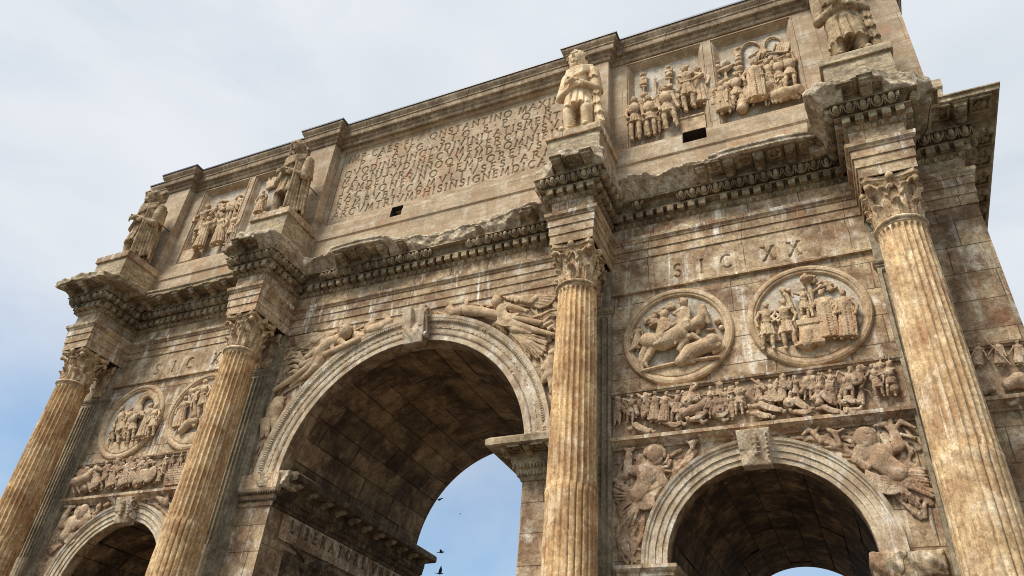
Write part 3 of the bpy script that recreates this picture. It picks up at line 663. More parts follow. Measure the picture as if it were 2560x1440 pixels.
def pilaster(c):
    p = empty('pilaster', ARCH); hw = .49; y0 = -.13; N_ = 7
    xs = []; ys = []
    u = [-hw, -hw+.05]; d = [0, 0]
    w_ = (2*hw-.1)/N_
    for i in range(N_):
        a = -hw+.05+i*w_
        for t in np.linspace(0, 1, 9): u.append(a+w_*(.14+.72*t)); d.append(.05*math.sqrt(max(0, 1-(2*t-1)**2)))
    u += [hw-.05, hw]; d += [0, 0]
    V = []; zs = [3.5, 6.5, 6.51, 10.9, 10.96, 11.02]
    for z in zs:
        k = 1. if 6.505 < z < 10.95 else (.0 if z > 10.95 else (.35 if z <= 6.5 else 1))
        for a, b in zip(u, d): V.append((c+a, y0+b*k, z))
    n = len(u); F = [(i*n+j, i*n+j+1, (i+1)*n+j+1, (i+1)*n+j) for i in range(len(zs)-1) for j in range(n-1)]
    mesh_obj('shaft', V, F, M_PIL, p)
    mb = MB()
    for s in (-1, 1): a, b = sorted((c+s*hw, c+s*(hw-.001))); mb.box(a, b, y0+.002, 0, 3.5, 11.02)
    mb.box(c-.49, c+.49, -.125, 0, 11.02, 12.2); mb.build('core', M_PIL, p)
    V, F = sweep([(c-hw, 0), (c-hw, y0), (c+hw, y0), (c+hw, 0)], [(0, 11.02), (.02, 11.03), (.02, 11.06), (.05, 11.09), (.06, 11.13), (.05, 11.17), (0, 11.18)]); mesh_obj('astragal', V, F, M_PIL, p)
    return p
PILS = [pilaster(c) for c in (-CO, -CI, CI, CO)]

# Corinthian capital: one carved mesh shared by the columns, and in flat form by the pilasters
def capital_mesh():
    s = Sculpt(); H = 1.0
    def bell(x, y, z):
        r = np.sqrt(x*x+y*y); t = np.clip(z/H, 0, 1); return np.maximum((r-(.37+.03*t+.10*t**4))*.9, np.maximum(-z, z-.9))
    s.fn((-.55, -.55, 0), (.55, .55, .9), bell, .01)
    def leafrow(n, off, h, r0, out, wid, z0):
        def f(x, y, z):
            th = np.arctan2(y, x)-off; th = (th+math.pi/n) % (2*math.pi/n)-math.pi/n; r = np.sqrt(x*x+y*y)
            px = r*np.sin(th); pr = r*np.cos(th)
            t = np.clip((z-z0)/h, 0, 1)
            lob = 1-.22*np.abs(np.sin(t*math.pi*4.5))
            w_ = wid*(1-.25*t)*lob
            rc = r0+.05*t+out*np.clip((t-.62)/.38, 0, 1)**2
            body = np.maximum(np.abs(pr-rc+.05*np.abs(px)/wid+.012*np.cos(px/wid*9))-.028, np.abs(px)-w_)
            body = np.maximum(body, np.maximum(z0-z, z-z0-h))
            tip = np.sqrt((px/1.6)**2+(pr-rc-.01)**2+(z-z0-h+.035)**2)-.042
            rib = np.sqrt(px**2+(pr-rc-.028)**2)-.02; rib = np.maximum(rib, np.maximum(z0-z, z-z0-h+.05))
            return np.minimum(np.minimum(body, tip), rib)*.8
        s.fn((-.62, -.62, z0), (.62, .62, z0+h+.05), f, .008)
    leafrow(8, 0, .36, .40, .10, .125, .0)
    leafrow(8, math.pi/8, .64, .405, .12, .115, .05)
    for q in range(4):
        a = math.pi/4+q*math.pi/2; c, si = math.cos(a), math.sin(a)
        for sg in (-1, 1):       # volute stalks meeting under each corner
            tx, ty = -si*sg, c*sg
            s.chain([(c*.42+tx*.24, si*.42+ty*.24, .5), (c*.48+tx*.16, si*.48+ty*.16, .68), (c*.57+tx*.07, si*.57+ty*.07, .80), (c*.64+tx*.03, si*.64+ty*.03, .82)], [.028, .03, .03, .03])
        s.ell((c*.64, si*.64, .775), (.06, .06, .07)); s.ell((c*.665, si*.665, .79), (.035, .035, .035))
        b = q*math.pi/2; c2, s2 = math.cos(b), math.sin(b)
        for sg in (-1, 1):
            tx, ty = -s2*sg, c2*sg
            s.chain([(c2*.43+tx*.12, s2*.43+ty*.12, .5), (c2*.45+tx*.11, s2*.45+ty*.11, .66), (c2*.47+tx*.05, s2*.47+ty*.05, .74)], [.022, .022, .03])
        s.ell((c2*.51, s2*.51, .92), (.085, .085, .09)); s.cap((c2*.46, s2*.46, .7), (c2*.49, s2*.49, .86), .025)
    def abacus(x, y, z):       # concave-sided plate
        ax_, ay_ = np.abs(x), np.abs(y); m = np.maximum(ax_, ay_); q = np.minimum(ax_, ay_)
        side = m-(.465+.36*q*q+0.0*m); cut = (ax_+ay_)/1.414-.70
        a = np.maximum(np.maximum(side, cut), np.abs(z-.945)-.052)
        b = np.maximum(np.maximum(side+.04, cut+.03), np.abs(z-.885)-.03)
        return np.minimum(a, b)*.85
    s.fn((-.72, -.72, .85), (.72, .72, 1.0), abacus, .006)
    return s.mesh(.0145, .003)
CV, CFc = capital_mesh()
CAP0 = None
for (c, par, sc, y) in [(-CO, COLS[0], 1, -.954), (-CI, COLS[1], 1, -.954), (CI, COLS[2], 1, -.954), (CO, COLS[3], 1, -.954)]+[(c, p, .5, -.02) for c, p in zip((-CO, -CI, CI, CO), PILS)]:
    if CAP0 is None: o = CAP0 = mesh_obj('capital', CV, CFc, M_CAP, par, True)
    else: o = CAP0.copy(); COL.objects.link(o); o.parent = par
    o.location = (c, y, 11.21); o.scale = (.93, .93 if sc == 1 else .42, 1.0)
    if sc != 1: o.scale = (.80, .42, .98)
    o.rotation_euler = (0, 0, 0)

# ------------------------------------------------------------------ archivolts, keystones, imposts, ledges
def archivolt(name, cx, cz, prof, mat, parent, n=96, a0=0., a1=math.pi, wob=0.):
    V = []; m = len(prof)
    for i in range(n+1):
        a = a0+(a1-a0)*i/n
        for r, y in prof:
            rr = r+wob*math.sin(a*13+r*5)*math.sin(a*31); V.append((cx+rr*math.cos(a), y, cz+rr*math.sin(a)))
    F = [(i*m+k, (i+1)*m+k, (i+1)*m+k+1, i*m+k+1) for i in range(n) for k in range(m-1)]
    F += [tuple(range(m)), tuple(n*m+k for k in range(m-1, -1, -1))]
    return fix_normals(mesh_obj(name, V, F, mat, parent))
for x, z, r in ((-SX, SZ, SR), (0, CZ, CRAD), (SX, SZ, SR)):      # the first, smoother ring of voussoirs inside each opening
    archivolt('voussoir_ring', x, z, [(r+.04, .0), (r-.008, .0), (r-.008, .40 if r > 2 else .24), (r+.04, .42 if r > 2 else .26)], M_PASS, ARCH)
AC = archivolt('archivolt', 0, CZ, [(3.25, .01), (3.25, -.03), (3.39, -.035), (3.39, -.05), (3.45, -.055), (3.45, -.06), (3.56, -.065), (3.56, -.08), (3.60, -.08), (3.60, -.085), (3.70, -.09), (3.72, -.11), (3.80, -.15), (3.82, -.16), (3.90, -.17), (3.91, .01)], M_ARCHI, ARCH)
def arc_run(name, tpl, cx, cz, r, y, pitch, parent, mat, a0=.03, a1=math.pi-.03):
    mb = MB(); k = int((a1-a0)*r/pitch); rnd = random.Random(5)
    for i in range(k):
        a = a0+(a1-a0)*(i+.5)/k
        if rnd.random() < .04: continue
        c, s = math.cos(a), math.sin(a); M = np.array([[s, 0, c], [0, 1, 0], [-c, 0, s]])*(1+rnd.uniform(-.1, .1))
        mb.raw(tpl[0] @ M.T+[cx+r*c, y, cz+r*s], tpl[1])
    return mb.build(name, mat, parent, True)
def vee_tpl(w, h, d):      # a small leaf of the lesbian moulding: two lobes with a drilled hole between
    mb = MB()
    for s in (-1, 1): V, F = tpl_ell(w*.26, d, h*.5, 6, 4); mb.raw(V+[s*w*.27, 0, 0], F)
    V, F = tpl_ell(w*.16, d*.9, h*.3, 6, 4); mb.raw(V+[0, 0, h*.3], F); return np.concatenate(mb.V), mb.F
arc_run('leaf_moulding', vee_tpl(.11, .105, .034), 0, CZ, 3.755, -.125, .115, AC, M_ARCHI)
arc_run('rope_moulding', vee_tpl(.05, .055, .022), 0, CZ, 3.42, -.05, .062, AC, M_ARCHI)
arc_run('bead_moulding', tpl_ell(.055, .018, .016, 6, 4), 0, CZ, 3.58, -.078, .14, AC, M_ARCHI)
for sx in (-1, 1):
    archivolt('archivolt', sx*SX, SZ, [(SR, .01), (SR, -.035), (1.81, -.04), (1.81, -.065), (1.925, -.07), (1.925, -.095), (2.04, -.10), (2.045, -.125), (2.075, -.13), (2.10, -.16), (2.15, -.175), (2.16, .01)], M_ARCHI, ARCH, 72, wob=.004)
def keystone(cx, z0, z1, w0, w1, yf, mat, kind):
    p = empty('keystone', ARCH); s = Sculpt(); zc = (z0+z1)/2; h = (z1-z0)/2
    def f(x, y, z):
        t = np.clip((z-z0)/(z1-z0), 0, 1); hw = (w0+(w1-w0)*t)/2
        prj = yf*(.62+.38*t)
        if kind == 'C': prj = yf*(.55+.5*t)+.12*np.clip((t-.35)*4, 0, 1)*((x-cx) > -.05)*((x-cx) < .14)*(t > .38)
        n = .03*fbm(x*1.2+cx, y, z, 8.)
        return np.maximum(np.maximum(np.abs(x-cx)-hw, np.maximum(z0-z, z-z1)), np.maximum(prj-y+n*(t < .45), y-.0))*.9
    s.fn((cx-w1/2-.03, yf-.15, z0), (cx+w1/2+.03, 0, z1), f, .004)
    if kind != 'C':
        for i in range(6): s.box((cx+w1*.38, yf*(.72+.05*i)-.012, z0+.14+i*.075), (.018, .03, .018), .004)
        s.cap((cx+.02, yf*.8-.02, z0+.18), (cx+.04, yf*.98-.02, z1-.12), .03, .035)
        for i in range(4): s.cap((cx-.05, yf*(.82+.05*i)-.02, z0+.2+i*.09), (cx+.1, yf*(.82+.05*i)-.02, z0+.2+i*.09), .014)
    sculpt_obj(s, 'block', mat, p, .018, .004)
    if kind != 'R':        # scroll on the flank of the block
        s = Sculpt(); x = cx+w1/2; s.arc((x-.01, 0, 0), 0, 0, 1, .01) if 0 else None
        for q, (yy, zz, r) in enumerate(((yf*.7, z1-.17, .13), (yf*.45, z0+.2, .09))):
            s.fn((x-.03, yy-r-.05, zz-r-.05), (x+.06, yy+r+.05, zz+r+.05), lambda X, Y, Z, yy=yy, zz=zz, r=r: np.maximum(np.abs(np.sqrt((Y-yy)**2+(Z-zz)**2)-r*(.75-.25*np.sin(0)))-.022, np.abs(X-x)-.035), .006)
            s.ell((x, yy, zz), (.035, .04, .04))
        s.cap((x, yf*.75, z1-.32), (x, yf*.45, z0+.3), .03, .025)
        sculpt_obj(s, 'scroll', mat, p, .015, .002)
    return p
keystone(.10, 11.12, 12.10, .54, .70, -.40, M_ARCHI, 'C')
keystone(SX+.02, 7.18, 7.83, .50, .60, -.36, M_ARCHI, 'R'); keystone(-SX+.05, 7.16, 7.80, .48, .58, -.38, M_ARCHI, 'L')
LEDGE = [(0, 7.80), (.04, 7.81), (.05, 7.85), (.12, 7.90), (.17, 7.94), (.20, 7.95), (.20, 8.02), (.08, 8.06), (0, 8.07)]
for s in (-1, 1):
    a, b = sorted((s*5.19, s*10.60)); P = [(a, 0), (b, 0)]
    V, F = sweep(P, LEDGE); mesh_obj('string_course', V, F, M_BAND, ARCH)
V, F = sweep([(11.57, 0), (12.6, 0), (12.6, DEP)], LEDGE); mesh_obj('string_course', V, F, M_BAND, ARCH)
# imposts of the middle arch: deep bracketed cornice running through the passage
IMPL = [(0, 7.36), (.03, 7.37), (.05, 7.42), (.05, 7.46), (.09, 7.50), (.12, 7.58), (.13, 7.60), (.17, 7.66), (.2, 7.74), (.2, 7.78)]
IMPF = IMPL+[(.22, 7.79), (.22, 7.93), (.58, 7.94), (.62, 7.97), (.62, 8.10), (.55, 8.16), (0, 8.18)]
def impost(side):
    p = empty('impost_cornice', ARCH); s = side
    def ori(P): return P if s < 0 else [(-x, y) for x, y in P][::-1]
    if s < 0:
        V, F = sweep([(-3.25, .0), (-3.25, DEP+.3)], IMPF); mesh_obj('moulding', V, F, M_CRUST, p)
        V, F = sweep([(-4.2, 0), (-3.25, 0), (-3.25, .05)], IMPL+[(.2, 7.79), (.2, 8.10), (0, 8.14)]); mesh_obj('front_moulding', V, F, M_BAND, p)
        q = Sculpt(); q.fn((-4.2, -.35, 7.74), (-2.45, .5, 8.25), lambda x, y, z: np.maximum(np.maximum(-.16-.05*np.sin(5*x)-y+fbm(x, y, z, 7.)*.05, y-.4), np.maximum(np.maximum(7.76+.1*np.clip(x+3.2, 0, 1)*2-z, z-8.13+fbm(x, y, 0*z, 6.)*.05), np.maximum(x+2.93-.10*np.clip((z-7.8)*3, 0, 1)+fbm(x, y, z, 9.)*.05, -4.19-x))), .004)
        sculpt_obj(q, 'broken_block', M_ROCK, p, .022, .004)
    else:
        V, F = sweep([(3.25, DEP+.3), (3.25, 0), (4.2, 0)], IMPF); mesh_obj('moulding', V, F, M_CORN, p)
    pth = [(-4.2, 0), (-3.25, 0), (-3.25, DEP+.3)] if s < 0 else [(3.25, DEP+.3), (3.25, 0), (4.2, 0)]
    sm = tpl_ell(.028, .03, .05, 6, 4)
    ornament('leaf_moulding', sm, pth, .085, 7.50, .068, M_CRUST if s < 0 else M_CORN, p); ornament('tongue_moulding', tpl_ell(.032, .035, .06, 6, 4), pth, .165, 7.64, .075, M_CRUST if s < 0 else M_CORN, p)
    for y in np.arange(.35, 6.7, .62): place_modillion(-s*-1*0+(-3.03 if s < 0 else 3.03), y, 7.86, math.pi/2 if s < 0 else -math.pi/2, p, .7)
    if s > 0:
        for x in (2.98, 3.5, 4.0): place_modillion(x, -.22, 7.86, 0, p, .7)
        for x in (3.24, 3.75): place_coffer(x, -.42, 7.92, 0, p, .7)
    return p
impost(-1); impost(1)
IMPS = [(0, 5.2), (.03, 5.22), (.05, 5.26), (.05, 5.30), (.08, 5.32), (.08, 5.36), (.12, 5.38), (.13, 5.43), (.17, 5.46), (.2, 5.5), (.2, 5.56), (0, 5.6)]
for sx in (-1, 1):
    for t in (-1, 1):
        p = empty('impost_cornice', ARCH)
        xj = sx*SX+t*SR; xo = sx*SX+t*2.62
        P = [(xo, 0), (xj, 0), (xj, DEP)] if t < 0 else [(xj, DEP), (xj, 0), (xo, 0)]
        if sx > 0 and t > 0:
            q = Sculpt(); q.fn((9.35, -.4, 5.1), (10.65, .6, 5.8), lambda x, y, z: np.maximum(np.maximum(-.12-y+fbm(x, y, z, 5.)*.10+.15*np.clip(5.4-z, 0, .3), y-.5), np.maximum(np.maximum(5.22+fbm(x, y, 0*z, 4.)*.05-z, z-5.60+fbm(x, y, 0*z, 6.)*.05), np.maximum(9.46-x+fbm(x, y, z, 6.)*.05, x-10.52))), .004)
            sculpt_obj(q, 'broken_block', M_WALL, p, .022, .003); continue
        V, F = sweep(P, IMPS); mesh_obj('moulding', V, F, M_BAND, p)
# friezes: flat slab behind the carving, and a thin crowning moulding
FRZ = {}
for nm, a, b in (('R', 5.19, 10.62), ('L', -10.62, -5.19), ('F', 11.60, 12.58)):
    p = empty('relief_frieze', ARCH); FRZ[nm] = p
    MB().box(a, b, -.05, .0, 8.06, 8.99).build('frieze_slab', M_FRIEZE, p)
    V, F = sweep([(a, 0), (b, 0)], [(0, 8.955), (.10, 8.96), (.11, 8.985), (.14, 9.0), (.15, 9.04), (0, 9.06)]); mesh_obj('frieze_moulding', V, F, M_BAND, p)
V, F = sweep([(12.6, .0), (12.6, DEP)], [(0, 8.06), (.06, 8.06), (.06, 9.06), (0, 9.06)]); mesh_obj('flank_frieze', V, F, M_FRIEZE, ARCH)
# ------------------------------------------------------------------ incised capitals
def _arc(cx, cy, rx, ry, a0, a1, n=9): return [(cx+rx*math.cos(R(a0+(a1-a0)*i/n)), cy+ry*math.sin(R(a0+(a1-a0)*i/n))) for i in range(n+1)]
GL = {'A': (.8, [[(.0, 0), (.4, 1), (.8, 0)], [(.16, .38), (.64, .38)]]), 'B': (.6, [[(.08, 0), (.08, 1)], [(.08, 1)]+_arc(.28, .76, .22, .24, 90, -90)+[(.08, .52)], [(.08, .52)]+_arc(.3, .26, .26, .26, 90, -90)+[(.08, 0)]]),
 'C': (.8, [_arc(.5, .5, .45, .5, 55, 305, 14)]), 'D': (.8, [[(.08, 0), (.08, 1)], [(.08, 1)]+_arc(.3, .5, .45, .5, 90, -90, 12)+[(.08, 0)]]), 'E': (.55, [[(.08, 0), (.08, 1)], [(.08, 1), (.5, 1)], [(.08, .52), (.44, .52)], [(.08, 0), (.52, 0)]]),
 'F': (.52, [[(.08, 0), (.08, 1)], [(.08, 1), (.5, 1)], [(.08, .52), (.44, .52)]]), 'G': (.85, [_arc(.5, .5, .45, .5, 55, 300, 14), [(.8, .1), (.8, .45)]]), 'H': (.8, [[(.08, 0), (.08, 1)], [(.72, 0), (.72, 1)], [(.08, .52), (.72, .52)]]),
 'I': (.2, [[(.1, 0), (.1, 1)]]), 'L': (.52, [[(.08, 1), (.08, 0), (.5, 0)]]), 'M': (.95, [[(.04, 0), (.16, 1), (.48, .1), (.8, 1), (.92, 0)]]), 'N': (.85, [[(.08, 0), (.08, 1), (.77, 0), (.77, 1)]]),
 'O': (.95, [_arc(.48, .5, .45, .5, 0, 360, 20)]), 'P': (.58, [[(.08, 0), (.08, 1)], [(.08, 1)]+_arc(.28, .74, .25, .26, 90, -90)+[(.08, .48)]]), 'Q': (.95, [_arc(.48, .5, .45, .5, 0, 360, 20), [(.55, .05), (.95, -.18)]]),
 'R': (.7, [[(.08, 0), (.08, 1)], [(.08, 1)]+_arc(.28, .74, .25, .26, 90, -90)+[(.08, .48)], [(.28, .48), (.68, 0)]]), 'S': (.55, [_arc(.28, .75, .22, .25, 30, 250, 10)+_arc(.28, .25, .24, .25, 90, -150, 10)]),
 'T': (.72, [[(.36, 0), (.36, 1)], [(.02, 1), (.7, 1)]]), 'V': (.8, [[(0, 1), (.4, 0), (.8, 1)]]), 'X': (.8, [[(.05, 0), (.75, 1)], [(.05, 1), (.75, 0)]]), 'Y': (.78, [[(0, 1), (.39, .48), (.78, 1)], [(.39, .48), (.39, 0)]]), '.': (.2, [[(.1, .5), (.1, .5)]])}
def line_strokes(text, x0, x1, zb, h, xs=.8):
    """strokes of a line of capitals spread from x0 to x1 on baseline zb"""
    adv = [(GL[c][0]*h*xs if c in GL else .18*h) for c in text]; sp = (x1-x0-sum(adv))/max(1, len(text)-1)
    out = []; x = x0
    for c, a in zip(text, adv):
        if c in GL:
            for st in GL[c][1]:
                P = [(x+p*h*xs, zb+q*h) for p, q in st]; out.append(P)
                for (ex, ez), (qx, qz) in ((P[0], P[1]), (P[-1], P[-2])):     # serifs
                    if len(P) <= 5 and abs(qz-ez) > abs(qx-ex)*.4 and c not in '.S': out.append([(ex-.07*h, ez), (ex+.07*h, ez)])
        x += a+sp
    return out
def engraved(name, org, ux, nr, W_, H_, strokes, res, depth, width, mat, parent, extra=None, cut_tint=1.):
    """slab face of W_ x H_ at org (ux along the wall, z up, nr outward) with strokes cut into it; strokes in slab coordinates"""
    nx, nz = int(W_/res)+1, int(H_/res)+1
    u = np.linspace(0, W_, nx); v = np.linspace(0, H_, nz); D = np.full((nx, nz), 1e3)
    for P in strokes:
        for (a0, b0), (a1, b1) in zip(P[:-1], P[1:]):
            m = width*2; i0, i1 = np.searchsorted(u, [min(a0, a1)-m, max(a0, a1)+m]); j0, j1 = np.searchsorted(v, [min(b0, b1)-m, max(b0, b1)+m])
            if i1 <= i0 or j1 <= j0: continue
            U = u[i0:i1, None]-a0; Vv = v[None, j0:j1]-b0; dx, dz = a1-a0, b1-b0; t = np.clip((U*dx+Vv*dz)/max(dx*dx+dz*dz, 1e-9), 0, 1)
            D[i0:i1, j0:j1] = np.minimum(D[i0:i1, j0:j1], np.hypot(U-t*dx, Vv-t*dz))
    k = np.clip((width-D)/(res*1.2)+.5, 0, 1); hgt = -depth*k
    if extra is not None: hgt = hgt+extra(u[:, None], v[None, :])
    ux = np.array(ux, float); nr = np.array(nr, float); org = np.array(org, float)
    V = org+u[:, None, None]*ux+v[None, :, None]*np.array([0, 0, 1.])+hgt[:, :, None]*nr
    idx = np.arange(nx*nz).reshape(nx, nz)
    F = np.stack([idx[:-1, :-1], idx[1:, :-1], idx[1:, 1:], idx[:-1, 1:]], -1).reshape(-1, 4)
    o = mesh_obj(name, V.reshape(-1, 3), F, mat, parent, True)
    at_ = o.data.attributes.new('cut', 'FLOAT', 'POINT'); at_.data.foreach_set('value', (k*cut_tint).ravel().astype(np.float32))
    return o
# the great inscription; each line between its first and last visible letter
ROWS = [('IMP.CAES.FL.CONSTANTINO MAXIMO', -3.86, 3.95), ('P.F.AVGVSTO S.P.Q.R', -3.35, 3.3), ('QVODINSTINCTVDIVINITATISMENTIS', -3.86, 3.98), ('MAGNITVDINECVMEXERCITVSVO', -3.86, 3.92),
        ('TAMDETYRANNOQVAMDEOMNIEIVS', -3.86, 3.98), ('FACTIONEVNO TEMPOREIVSTIS', -3.86, 3.9), ('REMPVBLICAMVLTVSESTARMIS', -3.86, 3.95), ('ARCVMTRIVMPHISINSIGNEMDICAVIT', -3.9, 4.0)]
def inscription():
    p = empty('inscription_panel', ATT); st = []
    for i, (t, a, b) in enumerate(ROWS):
        s = line_strokes(t, a+4.04, b+4.04, 18.90-i*.345-16.06, .275, .94)
        if i < 2: s = [q for q in s if not (3.0 < q[0][0] < 3.34)]     # letters lost in the patched crack
        st += s
    def wear(u, v):
        x = u-4.04; z = v+16.06
        low = np.clip((.05*np.sin(2.3*x)+.09*np.sin(5.1*x+1)+16.32+.06*x-z)*12, 0, 1)*-.012
        pat = np.where((np.abs(x+.88+.10*np.sin(6*z)+.3*(z-18.7)) < .10+.03*np.sin(11*z)) & (z > 18.2), -.02, 0)
        return low+pat+.003*np.sin(3*x+2*z)*np.sin(4*z-x)
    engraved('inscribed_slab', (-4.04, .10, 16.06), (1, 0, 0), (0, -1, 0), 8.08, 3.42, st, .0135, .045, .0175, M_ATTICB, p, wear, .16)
    fr = [(0, .2), (0, .0), (.04, -.01), (.06, .03), (.10, .04), (.12, .08), (.13, .12)]
    panel_frame(-4.19, 4.19, 16.0, 19.52, fr, M_ATTICB, p)
inscription()
def sic(sx, txt, xs):
    a, b = sorted((sx*5.19, sx*10.60)); st = []
    for c, x in zip(txt, xs): st += line_strokes(c, x-a-GL[c][0]*.14, x-a+.2, .20, .34, .8)
    p = empty('inscribed_band', ARCH)
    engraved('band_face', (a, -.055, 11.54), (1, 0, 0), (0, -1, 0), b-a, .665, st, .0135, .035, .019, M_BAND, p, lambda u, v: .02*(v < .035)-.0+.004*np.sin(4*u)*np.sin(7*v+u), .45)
    MB().box(a, b, -.05+.062, .0+.06, 11.5, 12.2).box(a, b, -.075, 0, 11.515, 11.545).build('band_edge', M_BAND, p)
sic(1, 'SICXX', [uw(1694, 672, -.06)[0], uw(1754, 659, -.06)[0], uw(1813, 646, -.06)[0], uw(1920, 624, -.06)[0], uw(1984, 610, -.06)[0]])
sic(-1, 'SICX', [uw(395, 916, -.06)[0], uw(437, 907, -.06)[0], uw(476, 903, -.06)[0], uw(541, 893, -.06)[0]])
def liberatori():
    st = line_strokes('LIBERATORI VRBIS', .40, 5.45, .27, .25, .85)
    p = empty('inscribed_band', ARCH)
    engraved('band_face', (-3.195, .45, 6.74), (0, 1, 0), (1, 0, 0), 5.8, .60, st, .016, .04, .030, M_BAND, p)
    MB().box(-3.26, -3.243, .4, 6.3, 6.70, 7.36).build('band_slab', M_PASS, p)
    q = empty('passage_relief', ARCH)
    m = MB(); m.box(-3.26, -3.20, .66, .77, 2.6, 6.64).box(-3.26, -3.20, 5.85, 5.95, 2.6, 6.64).box(-3.26, -3.20, .77, 5.85, 6.56, 6.64); m.build('relief_frame', M_PASS, q)
    s = Sculpt(); rn = random.Random(4); s.box((0, .02, 4.6), (2.55, .03, 1.98))
    for i in range(110):
        x, z = rn.uniform(-2.3, 2.3), rn.uniform(3.2, 6.4); s.chain([(x, -.03, z), (x+rn.uniform(-.3, .3), -.1, z+rn.uniform(-.1, .3)), (x+rn.uniform(-.4, .4), -.04, z+rn.uniform(.1, .5))], rn.uniform(.04, .1))
    V, F = s.mesh(.035, .006); W2 = np.stack([-3.22-V[:, 1], 3.32+V[:, 0], V[:, 2]], 1); mesh_obj('relief_carving', W2, F, M_CRUST, q, True)
liberatori()
# ------------------------------------------------------------------ carved figures in relief
class Px:
    """sculpts on a wall plane; places are read on the plane y = Y and given real depth in front of it"""
    def __init__(s, Y, zoom): s.Y = Y; s.z = zoom; s.S = Sculpt(); x, y, k = zoom; s.k = np.linalg.norm(uw(x+10, y, Y)-uw(x, y, Y))/10/k; s.kz = np.linalg.norm(uw(x, y+10, Y)-uw(x, y, Y))/10/k
    def p(s, q, c=.08): x, y, k = s.z; u = uw(x+q[0]/k, y+q[1]/k, s.Y-c*.5); return np.array([u[0], s.Y-c, u[1]])
    def r(s, v): return v*(s.k+s.kz)/2
    def chain(s, pts, rad, c=.08, k=.02):
        c = np.broadcast_to(np.array(c, float), (len(pts),)); rad = np.broadcast_to(np.array(rad, float), (len(pts),))
        s.S.chain([s.p(q, d) for q, d in zip(pts, c)], s.r(rad), k); return s
    def ball(s, q, r, c=.08, dep=1., k=.02): R_ = s.r(r); s.S.ell(s.p(q, c), (R_, R_*dep, R_), k); return s
    def head(s, q, r, c=.12, face=0., hair=True):
        R_ = s.r(r); P = s.p(q, c); s.S.ell(P, (R_*.82, R_*.9, R_), .01)
        s.S.ell(P+[face*R_*.75, -R_*.8*(1-abs(face)*.6), -.05*R_], (R_*.16, R_*.22, R_*.25), .01)
        if hair:
            rn = random.Random(int(q[0]*7+q[1]))
            for i in range(9): a = rn.uniform(.2, 2.9); s.S.ell(P+[R_*.8*math.cos(a)-face*R_*.25, rn.uniform(-.5, .3)*R_, R_*.75*math.sin(a)], R_*.3, .006)
        for e in (-.34, .34): s.S.ell(P+[face*R_*.4+e*R_, -R_*.86, .16*R_], (R_*.16, R_*.10, R_*.09), .004, sub=True)
        s.S.ell(P+[face*R_*.45, -R_*.84, -.45*R_], (R_*.22, R_*.09, R_*.06), .004, sub=True)
        return s
    def plate(s, pts, c0, c1, rd=.012, k=.01):
        """flat shape with a polygon outline read on the wall, from depth c0 to c1 in front of it"""
        Q = np.array([s.p(q, c1) for q in pts])[:, [0, 2]]; Y0, Y1 = s.Y-c1, s.Y-c0
        def fn(x, y, z):
            X, Z = np.broadcast_arrays(x[:, :, 0], z[0][0][None, :] if False else z[:, 0, :]); d = np.full(X.shape, 1e9); ins = np.zeros(X.shape, bool)
            for (ax_, az_), (bx, bz) in zip(Q, np.roll(Q, -1, 0)):
                ex, ez = bx-ax_, bz-az_; wx, wz = X-ax_, Z-az_; t = np.clip((wx*ex+wz*ez)/(ex*ex+ez*ez+1e-12), 0, 1)
                d = np.minimum(d, (wx-ex*t)**2+(wz-ez*t)**2); c_ = (az_ > Z) != (bz > Z); ins ^= c_ & (X < (ex*(Z-az_)/(ez+1e-12)+ax_))
            d = np.sqrt(d)*np.where(ins, -1, 1); d = d[:, None, :]; e = np.abs(y-(Y0+Y1)/2)-(Y1-Y0)/2
            return np.minimum(np.maximum(d+rd, e+rd), 0)+np.sqrt(np.maximum(d+rd, 0)**2+np.maximum(e+rd, 0)**2)-rd
        lo = np.array([Q[:, 0].min(), Y0, Q[:, 1].min()]); hi = np.array([Q[:, 0].max(), Y1, Q[:, 1].max()]); s.S.fn(lo, hi, fn, k); return s
    def folds(s, a, b, sag, n, r, c=.12, spread=(0, 0)):
        """n drapery ridges hanging between a and b"""
        for i in range(n):
            t = i/max(1, n-1); o = np.array(spread)*t; sg = sag*(.4+.6*t)
            P = [(a[0]+(b[0]-a[0])*u+o[0], a[1]+(b[1]-a[1])*u+o[1]+sg*4*u*(1-u)) for u in np.linspace(0, 1, 6)]
            s.chain(P, r, c, .006)
        return s
    def fan(s, a, ends, r0, r1, c=.1, dense=4):
        """cloth or feathers spreading from a to a row of end points: a thin sheet with fine ridges on it"""
        E = np.array(ends, float); n = len(E); rn = random.Random(int(a[0]+a[1]))
        for e in E: s.chain([a, (np.array(a)+e)/2, e], [r0*.9, r0*.95, r1], [c*.35, c*.4, c*.3], .03)
        m = (n-1)*dense+1 if n > 1 else 3
        for i in range(m):
            t = i/dense; j = min(int(t), n-1); e = E[j] if j == n-1 else E[j]+(E[j+1]-E[j])*(t-j)
            e = e+np.array([rn.uniform(-.06, .06), rn.uniform(-.06, .06)])*np.linalg.norm(e-a); mid = (np.array(a)*.45+e*.55)+np.array([rn.uniform(-.05, .05), rn.uniform(-.08, .02)])*np.linalg.norm(e-a)
            s.chain([a, mid, e], [r0*.34, r0*.36, r1*.34], [c+.02, c+.035+.012*(i % 2), c*.8], .008)
        return s
    def obj(s, name, mat, parent, res=.013, rough=.0028, flat=1.):
        V, F = s.S.mesh(res, rough); V[:, 1] = s.Y+(V[:, 1]-s.Y)*flat; return mesh_obj(name, V, F, mat, parent, True)
